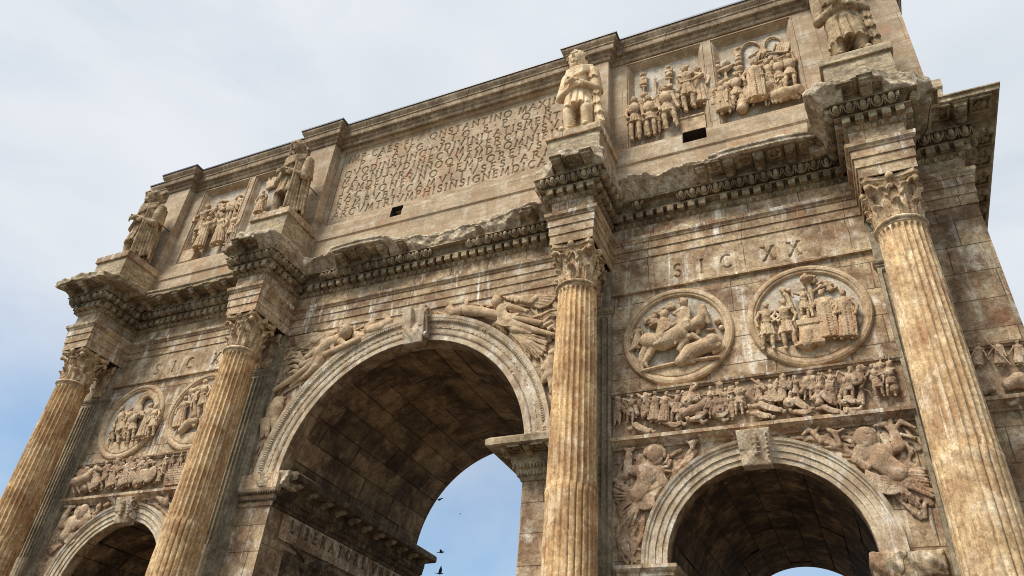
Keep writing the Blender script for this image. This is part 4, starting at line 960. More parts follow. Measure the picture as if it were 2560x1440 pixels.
def figure(parent, mat, Y, zoom, top, base, dress='tunic', yaw=0., head=None, lh=None, rh=None, lf=None, rf=None, le=None, re=None, cloak=False, helmet=False, bare=False, depth=.11, res=.0125, H=None, name='carved_figure', noh=False):
    """a standing person carved in relief; top and base of the figure as read on the wall"""
    x, y, k = zoom; cv = lambda q, c=.08: uw(x+q[0]/k, y+q[1]/k, Y-c)
    T, B = cv(top), cv(base, .06); up = T-B; H = np.linalg.norm(up); up = up/H; rt = np.array([up[1], -up[0]])
    S = Sculpt(); cy, sy = math.cos(yaw*1.2), math.sin(yaw*1.2)
    def P(a, b, c=0., d=depth): q = B+rt*a*H+up*b*H; return np.array([q[0], Y-(d+c)*H*1., q[1]])
    def hand(q, side):
        if q is None: return None
        u = cv(q, .1)-B; return (u@rt/H, u@up/H)
    sh = .118*max(.55, cy)
    hx = .02*sy
    # head
    if not noh:
        hc = P(hx+.012*sy, .93, .02); hr = .062*H
        S.ell(hc, (hr*.85, hr*.95, hr*1.1), .01); f = (sy if head is None else head)
        S.ell(hc+[f*hr*.8, -hr*.85*(1-.5*abs(f)), -.05*hr], (hr*.2, hr*.24, hr*.28), .01); S.ell(hc+[f*hr*.45, -hr*.6*(1-.4*abs(f)), -.6*hr], (hr*.45, hr*.4, hr*.35), .01)
        for e in (-.35, .35): S.ell(hc+[f*hr*.55+e*hr, -hr*.78, .18*hr], (hr*.17, hr*.16, hr*.13), .004, sub=True)
        if helmet: S.ell(hc+[-.1*f*hr, .05*hr, .35*hr], (hr*1.05, hr*1.1, hr*.85), .005); S.cap(hc+[-.7*hr, 0, 1.15*hr], hc+[.7*hr, 0, 1.15*hr], hr*.2)
        elif not bare:
            rn = random.Random(int(top[0]*3+top[1]))
            for i in range(10): a = rn.uniform(.1, 3.0); S.ell(hc+[hr*.85*math.cos(a)-f*hr*.25, rn.uniform(-.5, .4)*hr, hr*.85*math.sin(a)], hr*.3, .006)
    S.cap(P(hx, .88), P(0, .80), .035*H)
    # trunk
    S.chain([P(0, .80, .0), P(0, .70, .02), P(0, .56, .0), P(.0, .48, .0)], [.068*H*max(.8, cy), .080*H, .068*H, .076*H], .02)
    S.cap(P(-sh, .79), P(sh, .79), .048*H)
    # legs
    fl = hand(lf, -1) or (-.085, .02); fr = hand(rf, 1) or (.085, .02)
    for s_, ft in ((-1, fl), (1, fr)):
        hip = (s_*.052, .48); kn = ((hip[0]+ft[0])/2+.02*sy+s_*.012, (hip[1]+ft[1])/2+.01)
        S.chain([P(*hip), P(kn[0], kn[1], .02), P(ft[0], ft[1]+.04, -.01)], [.058*H, .041*H, .026*H], .012); S.ell(P(kn[0], kn[1]-.1, .0), (.04*H, .04*H, .07*H), .015)
        S.cap(P(ft[0], ft[1]+.02), P(ft[0]+.05*(sy if abs(sy) > .2 else s_*.4), ft[1]+.005, .04), .024*H, .02*H)
    # clothing
    if dress == 'tunic': S.drape(P(0, .60), P(.0, .30), (.088*H, .075*H), (.145*H, .085*H), 10, .17, .008, hem=.006); S.cap(P(-.08, .575, .07), P(.08, .575, .07), .014*H, k=.006)
    elif dress == 'cuirass':
        S.drape(P(0, .52), P(.0, .36), (.095*H, .08*H), (.135*H, .085*H), 16, .13, .01, hem=.008); S.ell(P(0, .68, .03), (.105*H, .085*H, .13*H), .012)
        for i in range(4): S.cap(P(-.09, .62+.045*i, .075), P(.09, .62+.045*i, .075), .008*H, k=.004)
    elif dress == 'toga':
        S.drape(P(0, .78), P(.0, .06), (.12*H, .08*H), (.16*H, .085*H), 11, .12, .015, hem=.006)
        for i in range(9):
            L_ = [(-.095+.012*i, .79-.003*i), (-.085+.01*i, .68-.04*i), (-.03+.004*i, .56-.055*i), (.045, .50-.05*i), (.10, .52-.04*i)]
            S.chain([P(a, b, .086*math.sqrt(max(.05, 1-(a/(.125+.04*(.8-b)))**2))) for a, b in L_], np.array([.004, .0085, .009, .007, .002])*H, .006)
        for i in range(2): S.chain([P(.105+.03*i, .62, .06), P(.12+.025*i, .35, .06), P(.11+.03*i, .12, .04)], .013*H, .008)
    elif dress == 'robe': S.drape(P(0, .70), P(.0, .10), (.10*H, .075*H), (.17*H, .085*H), 12, .16, .015, hem=.008)
    if cloak:
        S.drape(P(0, .82, -.06), P(.0, .22, -.07), (.15*H, .05*H), (.19*H, .05*H), 9, .16, .015, hem=.01)
        for i in range(4): S.chain([P(-.12, .81-.012*i, .04), P(0, .745-.022*i, .095), P(.12, .80-.01*i, .04)], .012*H, .006)
    # arms
    for s_, hd, el in ((-1, lh, le), (1, rh, re)):
        h_ = hand(hd, s_) or (s_*.15, .47); e_ = hand(el, s_)
        s0 = (s_*sh, .785)
        if e_ is None:
            mx, mz = (s0[0]+h_[0])/2, (s0[1]+h_[1])/2; L = math.hypot(h_[0]-s0[0], h_[1]-s0[1]); b = math.sqrt(max(0, .17**2-(L/2)**2))
            nx, nz = (-(h_[1]-s0[1]), h_[0]-s0[0]); ll = max(L, 1e-3); sg = 1 if nx*s_ > 0 else -1
            e_ = (mx+sg*nx/ll*b, mz+sg*nz/ll*b)
        S.chain([P(*s0), P(*e_, .03), P(*h_, .07)], [.036*H, .029*H, .021*H], .012); S.ell(P(h_[0], h_[1], .075), (.03*H, .025*H, .03*H), .01)
    return sculpt_obj(S, name, mat, parent, res, .0025)
def horse(p, back, belly_r, neck, head, legs, tail=None, c=.13, lr=(.5, .3)):
    """back = [rump, middle, chest]; neck = points to the poll; head = [poll, muzzle]; legs = chains"""
    belly_r = [v*.86 for v in belly_r]; p.chain(back, belly_r, c, .03); p.chain([back[-1]]+neck, list(np.linspace(belly_r[-1]*.8, belly_r[-1]*.5, len(neck)+1)), c+.02, .03)
    p.chain(head, [belly_r[-1]*.48, belly_r[-1]*.30], c+.03, .02); p.ball((head[0][0], head[0][1]-belly_r[-1]*.5), belly_r[-1]*.16, c+.02)
    for q in legs: p.chain(q, list(np.linspace(belly_r[1]*lr[0], belly_r[1]*lr[1]*.6, len(q))), c, .02)
    if tail: p.chain(tail, list(np.linspace(belly_r[0]*.28, belly_r[0]*.12, len(tail))), c-.03, .02)
    return p
# ------------------------------------------------------------------ roundels
def roundel(cx, mat=M_RELIEF, ground=None):
    p = empty('roundel', ARCH); cz, r = 10.256, 1.16
    archivolt('roundel_rim', cx, cz, [(1.165, .0), (1.165, -.05), (1.14, -.085), (1.09, -.10), (1.05, -.095), (1.035, -.075), (1.0, -.07), (.975, -.04), (.955, .035), (.955, .05)], M_RELIEF, p, 96, 0, 2*math.pi)
    V = [(cx, -.012, cz)]+[(cx+1.0*math.cos(a), -.012, cz+1.0*math.sin(a)) for a in np.linspace(0, 2*math.pi, 64, endpoint=False)]
    mesh_obj('roundel_ground', V, [(0, 1+(i+1) % 64, 1+i) for i in range(64)], M_GROUND_R, p); return p, cz
def exergue(p, cx, cz, zl, zr, name='ground_ledge'):
    """the plain segment under the scene, its top edge running from zl to zr"""
    s = Sculpt(); s.fn((cx-1.05, -.16, cz-1.1), (cx+1.05, 0, cz-.4), lambda x, y, z: np.maximum(np.maximum(np.sqrt((x-cx)**2+(z-cz)**2)-1.0, z-(zl+(zr-zl)*(x-cx+1)/2)), np.maximum(-.085-y, y+.0)), .004)
    for i in range(1): pass
    sculpt_obj(s, name, M_RELIEF, p, .02, .004)
Z8 = (1480, 660, 3.131); ZL = (0, 850, 2.441); YR = -.01
def roundel_hunt():
    p, cz = roundel(6.596)
    e1, e2 = uw(1480+390/3.131, 660+850/3.131, -.08)[1], uw(1480+1010/3.131, 660+742/3.131, -.08)[1]; exergue(p, 6.596, cz, cz-.72, cz-.72)
    q = Px(YR, Z8); horse(q, [(450, 615), (560, 622), (680, 565)], [62, 60, 70], [(705, 490), (700, 440)], [(700, 432), (748, 478)], [[(440, 640), (400, 720), (390, 770), (400, 832)], [(480, 660), (450, 730), (415, 780), (440, 815)], [(720, 600), (790, 568), (862, 605)], [(730, 620), (690, 672), (705, 705)]], [(400, 590), (345, 655), (300, 682)], .15)
    for i in range(7): q.chain([(668+i*6, 520-i*17), (650+i*6, 512-i*15), (640+i*7, 530-i*16)], 8, .16)      # mane, girth, bridle
    q.chain([(640, 555), (660, 600), (660, 640)], 8, .24); q.chain([(705, 440), (735, 452)], 5, .22); q.ball((722, 445), 5, .23)
    q.obj('carved_horse', M_RELIEF, p, flat=.85)
    q = Px(YR, Z8); horse(q, [(700, 500), (780, 500), (840, 470)], [40, 45, 48], [(870, 420), (872, 360)], [(872, 350), (918, 470)], [[(830, 500), (835, 540), (810, 575)]], None, .08); q.obj('carved_horse', M_RELIEF, p)
    for pts, hd, arm, c in (([(575, 470), (560, 540), (545, 600)], (575, 418), [(600, 490), (640, 505), (670, 490)], .17), ([(730, 385), (725, 430), (745, 480)], (725, 320), [(690, 390), (655, 410), (690, 430)], .13)):
        q = Px(YR, Z8); q.chain(pts, [33, 36, 37], c, .03); q.head(hd, 31, c+.04, .3); q.chain([(hd[0], hd[1]+25), pts[0]], 20, c)
        q.chain(arm, [16, 13, 10], c+.07); q.chain([(pts[2][0], pts[2][1]), (pts[2][0]+10, pts[2][1]+30), (pts[2][0]-40, pts[2][1]+50)], [30, 24, 14], c+.05)
        q.folds((pts[0][0]-45, pts[0][1]-10), (pts[0][0]+45, pts[0][1]-15), 24, 7, 4.5, c+.10, (0, 62)); q.fan((pts[0][0]-30, pts[0][1]), [(pts[0][0]-120, pts[0][1]-30), (pts[0][0]-130, pts[0][1]), (pts[0][0]-120, pts[0][1]+30)] if c > .15 else [(pts[0][0]+60, pts[0][1]+60), (pts[0][0]-60, pts[0][1]+60)], 20, 9, c-.03)
        q.obj('carved_rider', M_RELIEF, p)
    figure(p, M_RELIEF, YR, Z8, (368, 478), (340, 690), 'robe', .4, cloak=True)
    q = Px(YR, Z8); q.chain([(700, 770), (780, 700), (890, 648), (985, 650)], [34, 50, 46, 30], .13, .04); q.ball((945, 612), 44, .15); q.ball((990, 615), 22, .15); q.chain([(985, 650), (1020, 660), (960, 700)], [22, 18, 14], .1); q.chain([(760, 730), (740, 770), (800, 775)], [26, 20, 14], .12)
    for i in range(12): a = i/12*6.28; q.ball((945+44*math.cos(a), 618+40*math.sin(a)), 13, .17)
    q.obj('carved_lion', M_RELIEF, p, flat=.85)
    q = Px(YR, Z8); n = 30
    P = [(395+600*i/n, 850-108*(i/n)**1.0-14*math.sin(i/n*3.1)) for i in range(n+1)]
    q.chain(P, 10, .09)
    for i in range(0, n): q.ball((P[i][0]+8, P[i][1]-5), 9, .12)
    q.obj('rope_edge', M_RELIEF, p)
    q = Px(YR, Z8); rn = random.Random(2)
    q.chain([(420, 470), (480, 400), (560, 380), (640, 320)], [12, 11, 9, 6], .05)
    for i in range(26): x = rn.uniform(410, 640); q.ball((x, 450-(x-410)*.55+rn.uniform(-30, 20)), rn.uniform(9, 16), .06)
    q.obj('carved_tree', M_RELIEF, p)
    q = Px(YR, Z8); q.ball((983, 452), 20, .05); q.ball((1015, 505), 16, .05); q.chain([(900, 520), (950, 515)], 10, .04); q.obj('carved_fragment', M_RELIEF, p)
roundel_hunt()
def roundel_sacrifice():
    p, cz = roundel(9.2); exergue(p, 9.2, cz, cz-.66, cz-.66)
    figure(p, M_RELIEF, YR, Z8, (1362, 316), (1388, 692), 'tunic', -.1, .3, cloak=True, rh=(1420, 470)); figure(p, M_RELIEF, YR, Z8, (1488, 290), (1555, 678), 'tunic', .4, .5, cloak=True, lh=(1470, 470), rh=(1580, 470), rf=(1600, 655), lf=(1520, 672))
    figure(p, M_RELIEF, YR, Z8, (1650, 186), (1672, 440), 'tunic', .1, lh=(1575, 270), rh=(1720, 330), depth=.13)
    figure(p, M_RELIEF, YR, Z8, (1800, 216), (1870, 622), 'toga', -.4, -.5, lh=(1735, 430), cloak=False, bare=True); figure(p, M_RELIEF, YR, Z8, (1968, 214), (2010, 615), 'toga', -.3, -.4, lh=(1940, 400), bare=True)
    q = Px(YR, Z8); q.chain([(1690, 640), (1690, 560)], 42, .1); S = q.S
    a = q.p((1720, 560), .1); S.box(a, (q.r(58), .10, q.r(80)), .01); S.box(q.p((1712, 478), .1), (q.r(70), .12, q.r(18)), .01); S.box(q.p((1722, 640), .1), (q.r(72), .12, q.r(12)), .01); q.chain([(1665, 470), (1668, 448)], 26, .1); q.obj('carved_altar', M_RELIEF, p)
    q = Px(YR, Z8); q.chain([(1760, 440), (1720, 330), (1715, 230), (1690, 150)], [18, 17, 15, 12], .06); q.chain([(1715, 240), (1780, 190), (1860, 170)], [12, 9, 6], .05); q.chain([(1590, 430), (1560, 330), (1530, 250)], [13, 12, 9], .05); q.chain([(1560, 320), (1500, 240)], [9, 6], .04)
    rn = random.Random(3)
    for i in range(40): x, y = rn.choice([(1690, 120), (1820, 170), (1520, 230), (1860, 190)]); q.ball((x+rn.uniform(-55, 55), y+rn.uniform(-28, 28)), rn.uniform(7, 13), .05)
    q.chain([(1665, 130), (1700, 120)], [26, 18], .12); q.obj('carved_tree', M_RELIEF, p)
roundel_sacrifice()
def roundel_left():
    p, cz = roundel(-9.2); exergue(p, -9.2, cz, cz-.62, cz-.62)
    q = Px(YR, ZL)
    for r_ in (1., .78): q.chain([(930-88*r_, 470)]+[(930+x*r_, 400+y*r_) for x, y in ((-85, 0), (-60, -52), (-10, -75), (30, -50), (44, 0), (36, 40))], 7, .07)
    q.obj('carved_archway', M_RELIEF, p)
    for t, b, d, yw, kw in (((758, 418), (752, 632), 'tunic', .3, {}), ((842, 425), (800, 636), 'cuirass', .3, dict(rh=(890, 470), noh=True)), ((940, 392), (866, 622), 'robe', -.2, dict(lh=(880, 470))), ((965, 400), (925, 600), 'tunic', -.3, {}), ((700, 520), (675, 650), 'tunic', .2, {}), ((812, 415), (765, 600), 'robe', .1, {})):
        figure(p, M_RELIEF, YR, ZL, t, b, d, yw, **kw)
    p, cz = roundel(-6.596); exergue(p, -6.596, cz, cz-.66, cz-.66)
    figure(p, M_RELIEF, YR, ZL, (1148, 348), (1086, 562), 'robe', .2, rh=(1180, 420)); figure(p, M_RELIEF, YR, ZL, (1268, 250), (1240, 480), 'tunic', .2)
    q = Px(YR, ZL); q.chain([(1120, 560), (1155, 520), (1200, 500)], [11, 13, 10], .10); q.ball((1168, 508), 11, .12); q.chain([(1130, 550), (1120, 565)], 6, .1); q.chain([(1185, 510), (1195, 530)], 6, .1); q.obj('carved_beast', M_RELIEF, p)
    q = Px(YR, ZL); q.chain([(1190, 470), (1185, 400), (1210, 330)], [10, 9, 7], .05); rn = random.Random(5)
    for i in range(18): q.ball((1205+rn.uniform(-30, 40), 325+rn.uniform(-30, 30)), rn.uniform(6, 10), .05)
    q.obj('carved_tree', M_RELIEF, p)
roundel_left()

# ------------------------------------------------------------------ attic panels
ZA = (1540, 150, 6.546); YP = .14
def standard(parent, zoom, a, b, discs, w):
    q = Px(YP, zoom); q.chain([a, b], w*.28, .07); n = len(discs)
    for t, kind in discs:
        c = (a[0]+(b[0]-a[0])*t, a[1]+(b[1]-a[1])*t)
        if kind == 'd': q.ball(c, w, .09, .5); q.ball(c, w*.5, .13, .6)
        elif kind == 'b': q.S.box(q.p(c, .09), (q.r(w), .05, q.r(w*.8)), .01)
        elif kind == 'c': q.chain([(c[0]-w, c[1]), (c[0]+w, c[1]-w*.3)], w*.3, .09)
        else: q.ball(c, w*.8, .1); q.chain([(c[0]-w, c[1]-w*.4), c, (c[0]+w, c[1]-w*.6)], [w*.3, w*.4, w*.3], .1)
    q.obj('carved_standard', M_RELIEF, parent)
def panel_a():
    p = PANELS['A']; m = M_RELIEF
    figure(p, m, YP, ZA, (322, 690), (345, 1360), 'cuirass', .1, .5, lh=(240, 1060), le=(195, 980), rh=(480, 1000), lf=(285, 1370), rf=(405, 1345), depth=.14)
    figure(p, m, YP, ZA, (400, 690), (420, 1300), 'tunic', .5, .8, depth=.08); figure(p, m, YP, ZA, (545, 660), (600, 1290), 'cuirass', .1, .6, lh=(510, 1000), rh=(560, 900), helmet=False, depth=.13, rf=(655, 1275), lf=(560, 1290)); figure(p, m, YP, ZA, (632, 648), (640, 1250), 'tunic', .5, .8, rh=(690, 920), depth=.08)
    figure(p, m, YP, ZA, (800, 530), (930, 1225), 'cuirass', .1, .6, lh=(770, 950), le=(740, 860), rh=(1070, 890), re=(1010, 790), lf=(870, 1225), rf=(1040, 1170), helmet=True, depth=.16)
    figure(p, m, YP, ZA, (1158, 198), (1230, 905), 'tunic', -.3, -.8, lh=(1060, 640), le=(1110, 480), rh=(1300, 450), lf=(1180, 925), rf=(1310, 850), cloak=True, depth=.15); figure(p, m, YP, ZA, (1330, 168), (1400, 820), 'robe', -.3, -.7, cloak=True, depth=.09)
    standard(p, ZA, (452, 262), (470, 860), [(.02, 'e'), (.12, 'd'), (.22, 'b'), (.33, 'c'), (.52, 'c'), (.55, 'd')], 44); standard(p, ZA, (868, 130), (882, 600), [(.05, 'e'), (.13, 'b'), (.27, 'd'), (.42, 'c'), (.66, 'c'), (.70, 'd')], 44)
    for a, b in (((648, 335), (662, 640)), ((700, 515), (712, 1262)), ((1003, 340), (1010, 470)), ((1070, 760), (1075, 990))):
        q = Px(YP, ZA); q.chain([a, b], 11, .07); q.chain([(a[0]-28, a[1]-14), a, (a[0]+26, a[1]-18)], 6, .06); q.obj('carved_spear', m, p)
    for c, rx, rz in (((232, 1070), .17, .48), ((775, 985), .17, .36)):
        q = Px(YP, ZA); P = q.p(c, .045); q.S.ell(P, (rx, .05, rz)); q.obj('carved_shield', m, p)
    q = Px(YP, ZA); a, b, c = q.p((1050, 1010), .2), q.p((1425, 840), .2), q.p((1480, 1060), .2)
    x0, x1 = a[0], uw(1540+1470/6.546, 150+1000/6.546, YP-.1)[0]; zt = (a[2]+b[2])/2; MB().box(x0, x1, YP-.15, YP, 16.06, zt-.08).box(x0-.03, x1, YP-.18, YP, zt-.08, zt-.03, .008).build('carved_podium', m, p)
panel_a()
ZB = (1770, 80, 6.26)
def panel_b():
    p = PANELS['B']; m = M_RELIEF
    figure(p, m, YP, ZB, (200, 865), (290, 1355), 'robe', .1, .4, cloak=True, bare=True, lh=(220, 1180), rh=(330, 1180), lf=(245, 1360), rf=(365, 1330), depth=.2)
    for t, b in (((205, 790), (230, 1300)), ((290, 740), (330, 1280)), ((100, 830), (130, 1350))): figure(p, m, YP, ZB, t, b, 'tunic', .3, .5, depth=.09)
    figure(p, m, YP, ZB, (440, 680), (480, 1250), 'cuirass', .4, .6, rh=(590, 780), depth=.11); figure(p, m, YP, ZB, (730, 548), (790, 1195), 'toga', .4, .8, rh=(890, 810), re=(730, 800), depth=.19)
    figure(p, m, YP, ZB, (610, 640), (640, 1200), 'tunic', .2, .3, depth=.07)
    figure(p, m, YP, ZB, (530, 960), (500, 1260), 'tunic', .4, .6, rh=(560, 1150), depth=.2)
    q = Px(YP, ZB); q.chain([(600, 1080), (570, 1150), (545, 1235)], [44, 52, 60], .14, .04); q.ball((600, 1075), 40, .18); q.obj('carved_sheep', m, p)
    q = Px(YP, ZB); q.ball((925, 925), 78, .2, .9); q.chain([(855, 880), (1005, 865)], 16, .22); q.chain([(890, 980), (920, 1180)], 13, .18); q.chain([(960, 980), (1030, 1150)], 13, .18); q.chain([(1000, 960), (960, 1170)], 11, .12); q.obj('carved_tripod', m, p)
    q = Px(YP, ZB); q.chain([(1090, 1050), (1210, 1020), (1330, 985)], [66, 72, 62], .2, .04); q.chain([(1330, 985), (1420, 955), (1470, 985)], [55, 55, 34], .22, .03); q.ball((1445, 925), 22, .25)
    for a, b in (((1085, 1080), (1080, 1140)), ((1140, 1080), (1150, 1125)), ((1310, 1030), (1345, 1075)), ((1360, 1020), (1400, 1050))): q.chain([a, b], [32, 20], .2)
    q.obj('carved_pig', m, p)
    figure(p, m, YP, ZB, (1270, 420), (1310, 950), 'cuirass', .1, -.4, lh=(1210, 470), rh=(1325, 410), re=(1370, 520), depth=.17); figure(p, m, YP, ZB, (930, 470), (1000, 1080), 'tunic', -.2, -.3, rh=(1120, 570), helmet=True, depth=.09); figure(p, m, YP, ZB, (1085, 430), (1150, 1000), 'cuirass', -.1, .2, lh=(1000, 600), depth=.1, helmet=True)
    figure(p, m, YP, ZB, (985, 640), (1010, 1100), 'robe', -.3, -.5, lh=(940, 760), depth=.15); figure(p, m, YP, ZB, (1150, 740), (1130, 1080), 'tunic', -.2, -.5, lh=(1080, 960), depth=.19); figure(p, m, YP, ZB, (985, 390), (1020, 900), 'tunic', -.2, -.3, depth=.06)
    standard(p, ZB, (462, 290), (520, 830), [(.03, 'e'), (.12, 'b'), (.2, 'd'), (.29, 'd'), (.41, 'd'), (.55, 'd'), (.68, 'c')], 44); standard(p, ZB, (130, 490), (150, 900), [(.03, 'c'), (.2, 'd'), (.4, 'c'), (.6, 'c'), (.75, 'c')], 46)
    q = Px(YP, ZB); q.ball((290, 530), 50, .1); q.chain([(200, 630), (300, 600), (400, 540)], [24, 34, 20], .1); q.chain([(280, 640), (290, 780)], 16, .07); q.obj('carved_standard', m, p)
    q = Px(YP, ZB); q.chain([(520+0, 340)]+[(690-165*math.cos(a), 320-145*math.sin(a)) for a in np.linspace(.15, 2.9, 12)], 13, .05); q.obj('carved_wreath', m, p)
    q = Px(YP, ZB); q.chain([(1030-150*math.cos(a), 230-140*math.sin(a)) for a in np.linspace(-.1, 2.9, 12)], 13, .05); q.chain([(880, 260), (920, 310), (1000, 310)], 11, .05); q.obj('carved_wreath', m, p)
    q = Px(YP, ZB); q.fan((858, 265), [(640, 400), (700, 530), (760, 520), (840, 430), (900, 420), (960, 380)], 14, 8, .05); q.chain([(690, 535), (880, 460)], 14, .08); q.obj('carved_banner', m, p)
    q = Px(YP, ZB); q.fan((1060, 200), [(1010, 340)], 12, 10, .05)
    for i in range(6): x = 1080+i*34; q.chain([(x+30, 190-i*2), (x+10, 260), (x-10, 335-i*2)], [11, 14, 14], .06)
    q.chain([(1010, 345), (1225, 330)], 12, .08); q.obj('carved_banner', m, p)
    q = Px(YP, ZB); q.chain([(1335, 190), (1320, 330), (1290, 500)], 9, .08); q.obj('carved_spear', m, p)
panel_b()
ZC = (460, 460, 7.2); ZD = (620, 330, 5.76)
def panel_cd():
    p = PANELS['C']; m = M_RELIEF
    figure(p, m, YP, ZC, (505, 425), (255, 1135), 'tunic', .4, .8, cloak=True, lh=(260, 760), rh=(560, 620), depth=.12); figure(p, m, YP, ZC, (540, 660), (310, 1270), 'robe', .3, .5, lh=(360, 990), rh=(640, 780), depth=.18); figure(p, m, YP, ZC, (790, 605), (640, 1195), 'robe', -.3, -.6, lh=(620, 780), depth=.17); figure(p, m, YP, ZC, (985, 560), (830, 1130), 'tunic', -.3, -.6, depth=.12, lh=(850, 700))
    q = Px(YP, ZC)
    for a in (((575, 470), (600, 420), (650, 350), (720, 310), (790, 320)), ((950, 280), (990, 240), (1050, 210), (1120, 235))): q.chain(a, 13, .05)
    q.obj('carved_archway', m, p)
    q = Px(YP, ZC); rn = random.Random(7)
    for c in ((690, 440), (1040, 340), (930, 400), (850, 420)):
        for i in range(12): q.chain([(c[0]+rn.uniform(-60, 60), c[1]+rn.uniform(-70, 60)), (c[0]+rn.uniform(-60, 60), c[1]+rn.uniform(-60, 70))], rn.uniform(10, 16), .08)
    q.obj('carved_garland', m, p)
    for a, b in (((600, 560), (500, 900)), ((690, 540), (600, 760)), ((880, 460), (800, 700)), ((950, 430), (860, 760)), ((1040, 400), (930, 800)), ((1110, 380), (1000, 800))):
        q = Px(YP, ZC); q.chain([a, b], 20, .02); q.obj('carved_pilaster', m, p)
    a = uw(460+140/7.2, 460+1220/7.2, YP-.15); MB().box(a[0]-.33, a[0]+.26, YP-.25, YP, 16.1, 16.62, .03).build('plain_block', m, p)
    p = PANELS['D']
    figure(p, m, YP, ZD, (285, 905), (190, 1250), 'robe', .2, .3, cloak=True, depth=.25)
    q = Px(YP, ZD); rn = random.Random(9)
    for i in range(22): x = rn.uniform(290, 450); q.chain([(x, 830-(x-290)*.4), (x+rn.uniform(0, 60), 740+rn.uniform(-60, 60)-(x-290)*.3)], rn.uniform(8, 13), .07)
    q.obj('carved_garland', m, p)
panel_cd()

# ------------------------------------------------------------------ long friezes over the side arches
YF = -.05
def frieze_right():
    p = FRZ['R']; m = M_FRIEZE
    st = [((215, 1062), (200, 1275), 'tunic'), ((318, 1030), (300, 1262), 'cuirass'), ((425, 1010), (420, 1230), 'tunic'), ((500, 1005), (490, 1260), 'robe'), ((592, 1008), (560, 1272), 'robe'), ((682, 998), (650, 1262), 'tunic'), ((782, 980), (735, 1220), 'cuirass'), ((938, 965), (905, 1225), 'tunic'), ((1050, 975), (1035, 1190), 'tunic'), ((1142, 935), (1160, 1195), 'cuirass'), ((1300, 910), (1310, 1130), 'tunic'), ((1400, 915), (1400, 1140), 'tunic'), ((1485, 885), (1490, 1110), 'robe'), ((1590, 880), (1600, 1090), 'tunic'), ((1692, 848), (1690, 1080), 'cuirass'), ((1780, 850), (1790, 1060), 'tunic'), ((1872, 835), (1860, 1080), 'tunic'), ((2018, 818), (2010, 1115), 'cuirass'), ((2120, 945), (2095, 1120), 'robe'), ((2190, 795), (2265, 1062), 'tunic'), ((2318, 778), (2350, 1052), 'cuirass'), ((1940, 1005), (1930, 1150), 'tunic'), ((1100, 1030), (1080, 1230), 'robe')]
    rn = random.Random(11)
    for t, b, d in st:
        h = b[1]-t[1]; a = lambda: (t[0]+rn.uniform(-.36, .36)*h, t[1]+rn.uniform(.15, .6)*h)
        figure(p, m, YF, Z8, t, b, d, rn.uniform(-.5, .5), rn.uniform(-.8, .8), lh=a(), rh=a(), helmet=rn.random() < .35, cloak=rn.random() < .35, depth=.17)
    for pts, r_ in (([(300, 1310), (350, 1270), (400, 1290), (460, 1310)], [20, 28, 22, 12]), ([(560, 1240), (640, 1270), (700, 1250)], [20, 24, 18]), ([(720, 1180), (800, 1150), (880, 1110), (900, 1060)], [40, 48, 36, 22]), ([(760, 1230), (840, 1215), (900, 1160)], [22, 30, 24]), ([(940, 1150), (1010, 1200), (1070, 1160)], [20, 30, 26]), ([(1230, 1180), (1300, 1180), (1390, 1195)], [16, 26, 20]), ([(1240, 1130), (1330, 1110), (1420, 1140), (1480, 1150)], [18, 32, 30, 18]), ([(1290, 1080), (1370, 1060), (1500, 1060)], [20, 30, 20]), ([(1530, 1120), (1600, 1080), (1680, 1130)], [26, 36, 26]), ([(1560, 1160), (1650, 1170), (1720, 1150)], [18, 24, 16]), ([(1740, 1070), (1820, 1030), (1880, 1090)], [22, 36, 26]), ([(1740, 1150), (1830, 1130), (1930, 1160)], [14, 22, 14]), ([(1970, 1100), (2010, 1060), (2060, 1080)], [22, 28, 18]), ([(2110, 1140), (2000, 1150)], [14, 18])):
        r_ = [v*.6 for v in r_]; q = Px(YF, Z8); q.chain(pts, r_, .14, .03); q.head((pts[0][0]-4, pts[0][1]-8), r_[0]*1.15, .17, rn.uniform(-.6, .6)); q.chain([pts[1], (pts[1][0]+30, pts[1][1]+35), (pts[1][0]+60, pts[1][1]+20)], [14, 11, 8], .15)
        q.folds((pts[1][0]-25, pts[1][1]-16), (pts[-1][0], pts[-1][1]-6), 14, 4, 4., .205, (0, 22)); q.chain([pts[-1], (pts[-1][0]+22, pts[-1][1]+14), (pts[-1][0]+40, pts[-1][1]+4)], [13, 10, 7], .13); q.obj('carved_fallen_figure', m, p, .013, .003, .8)
    for c, r_ in (((742, 1085), 34), ((2065, 915), 44), ((1010, 1150), 30), ((1545, 1100), 34)):
        q = Px(YF, Z8); q.ball(c, r_*.85, .17, .3); q.ball(c, r_*.25, .21, .5); q.obj('carved_shield', m, p)
    # the crowd behind: heads, arms, spears and shields packed between the figures
    for g in range(6):
        q = Px(YF, Z8)
        for i in range(9):
            u = (g+rn.random())/6; x = 190+2150*u; top = 1010-240*u; x2 = x+rn.uniform(-20, 20); y2 = top+rn.uniform(20, 190)
            if rn.random() < .45: q.head((x2, y2), rn.uniform(19, 25), .10, rn.uniform(-.8, .8)); q.chain([(x2, y2+24), (x2+rn.uniform(-14, 14), y2+80)], [20, 26], .07)
            else: q.chain([(x2, y2), (x2+rn.uniform(-50, 50), y2+rn.uniform(20, 55)), (x2+rn.uniform(-60, 60), y2+rn.uniform(-30, 60))], [13, 11, 8], .12)
            if rn.random() < .3: q.chain([(x2, y2+60), (x2+rn.uniform(-30, 30), y2-70)], 4, .12)
        q.obj('carved_crowd', m, p)
frieze_right()
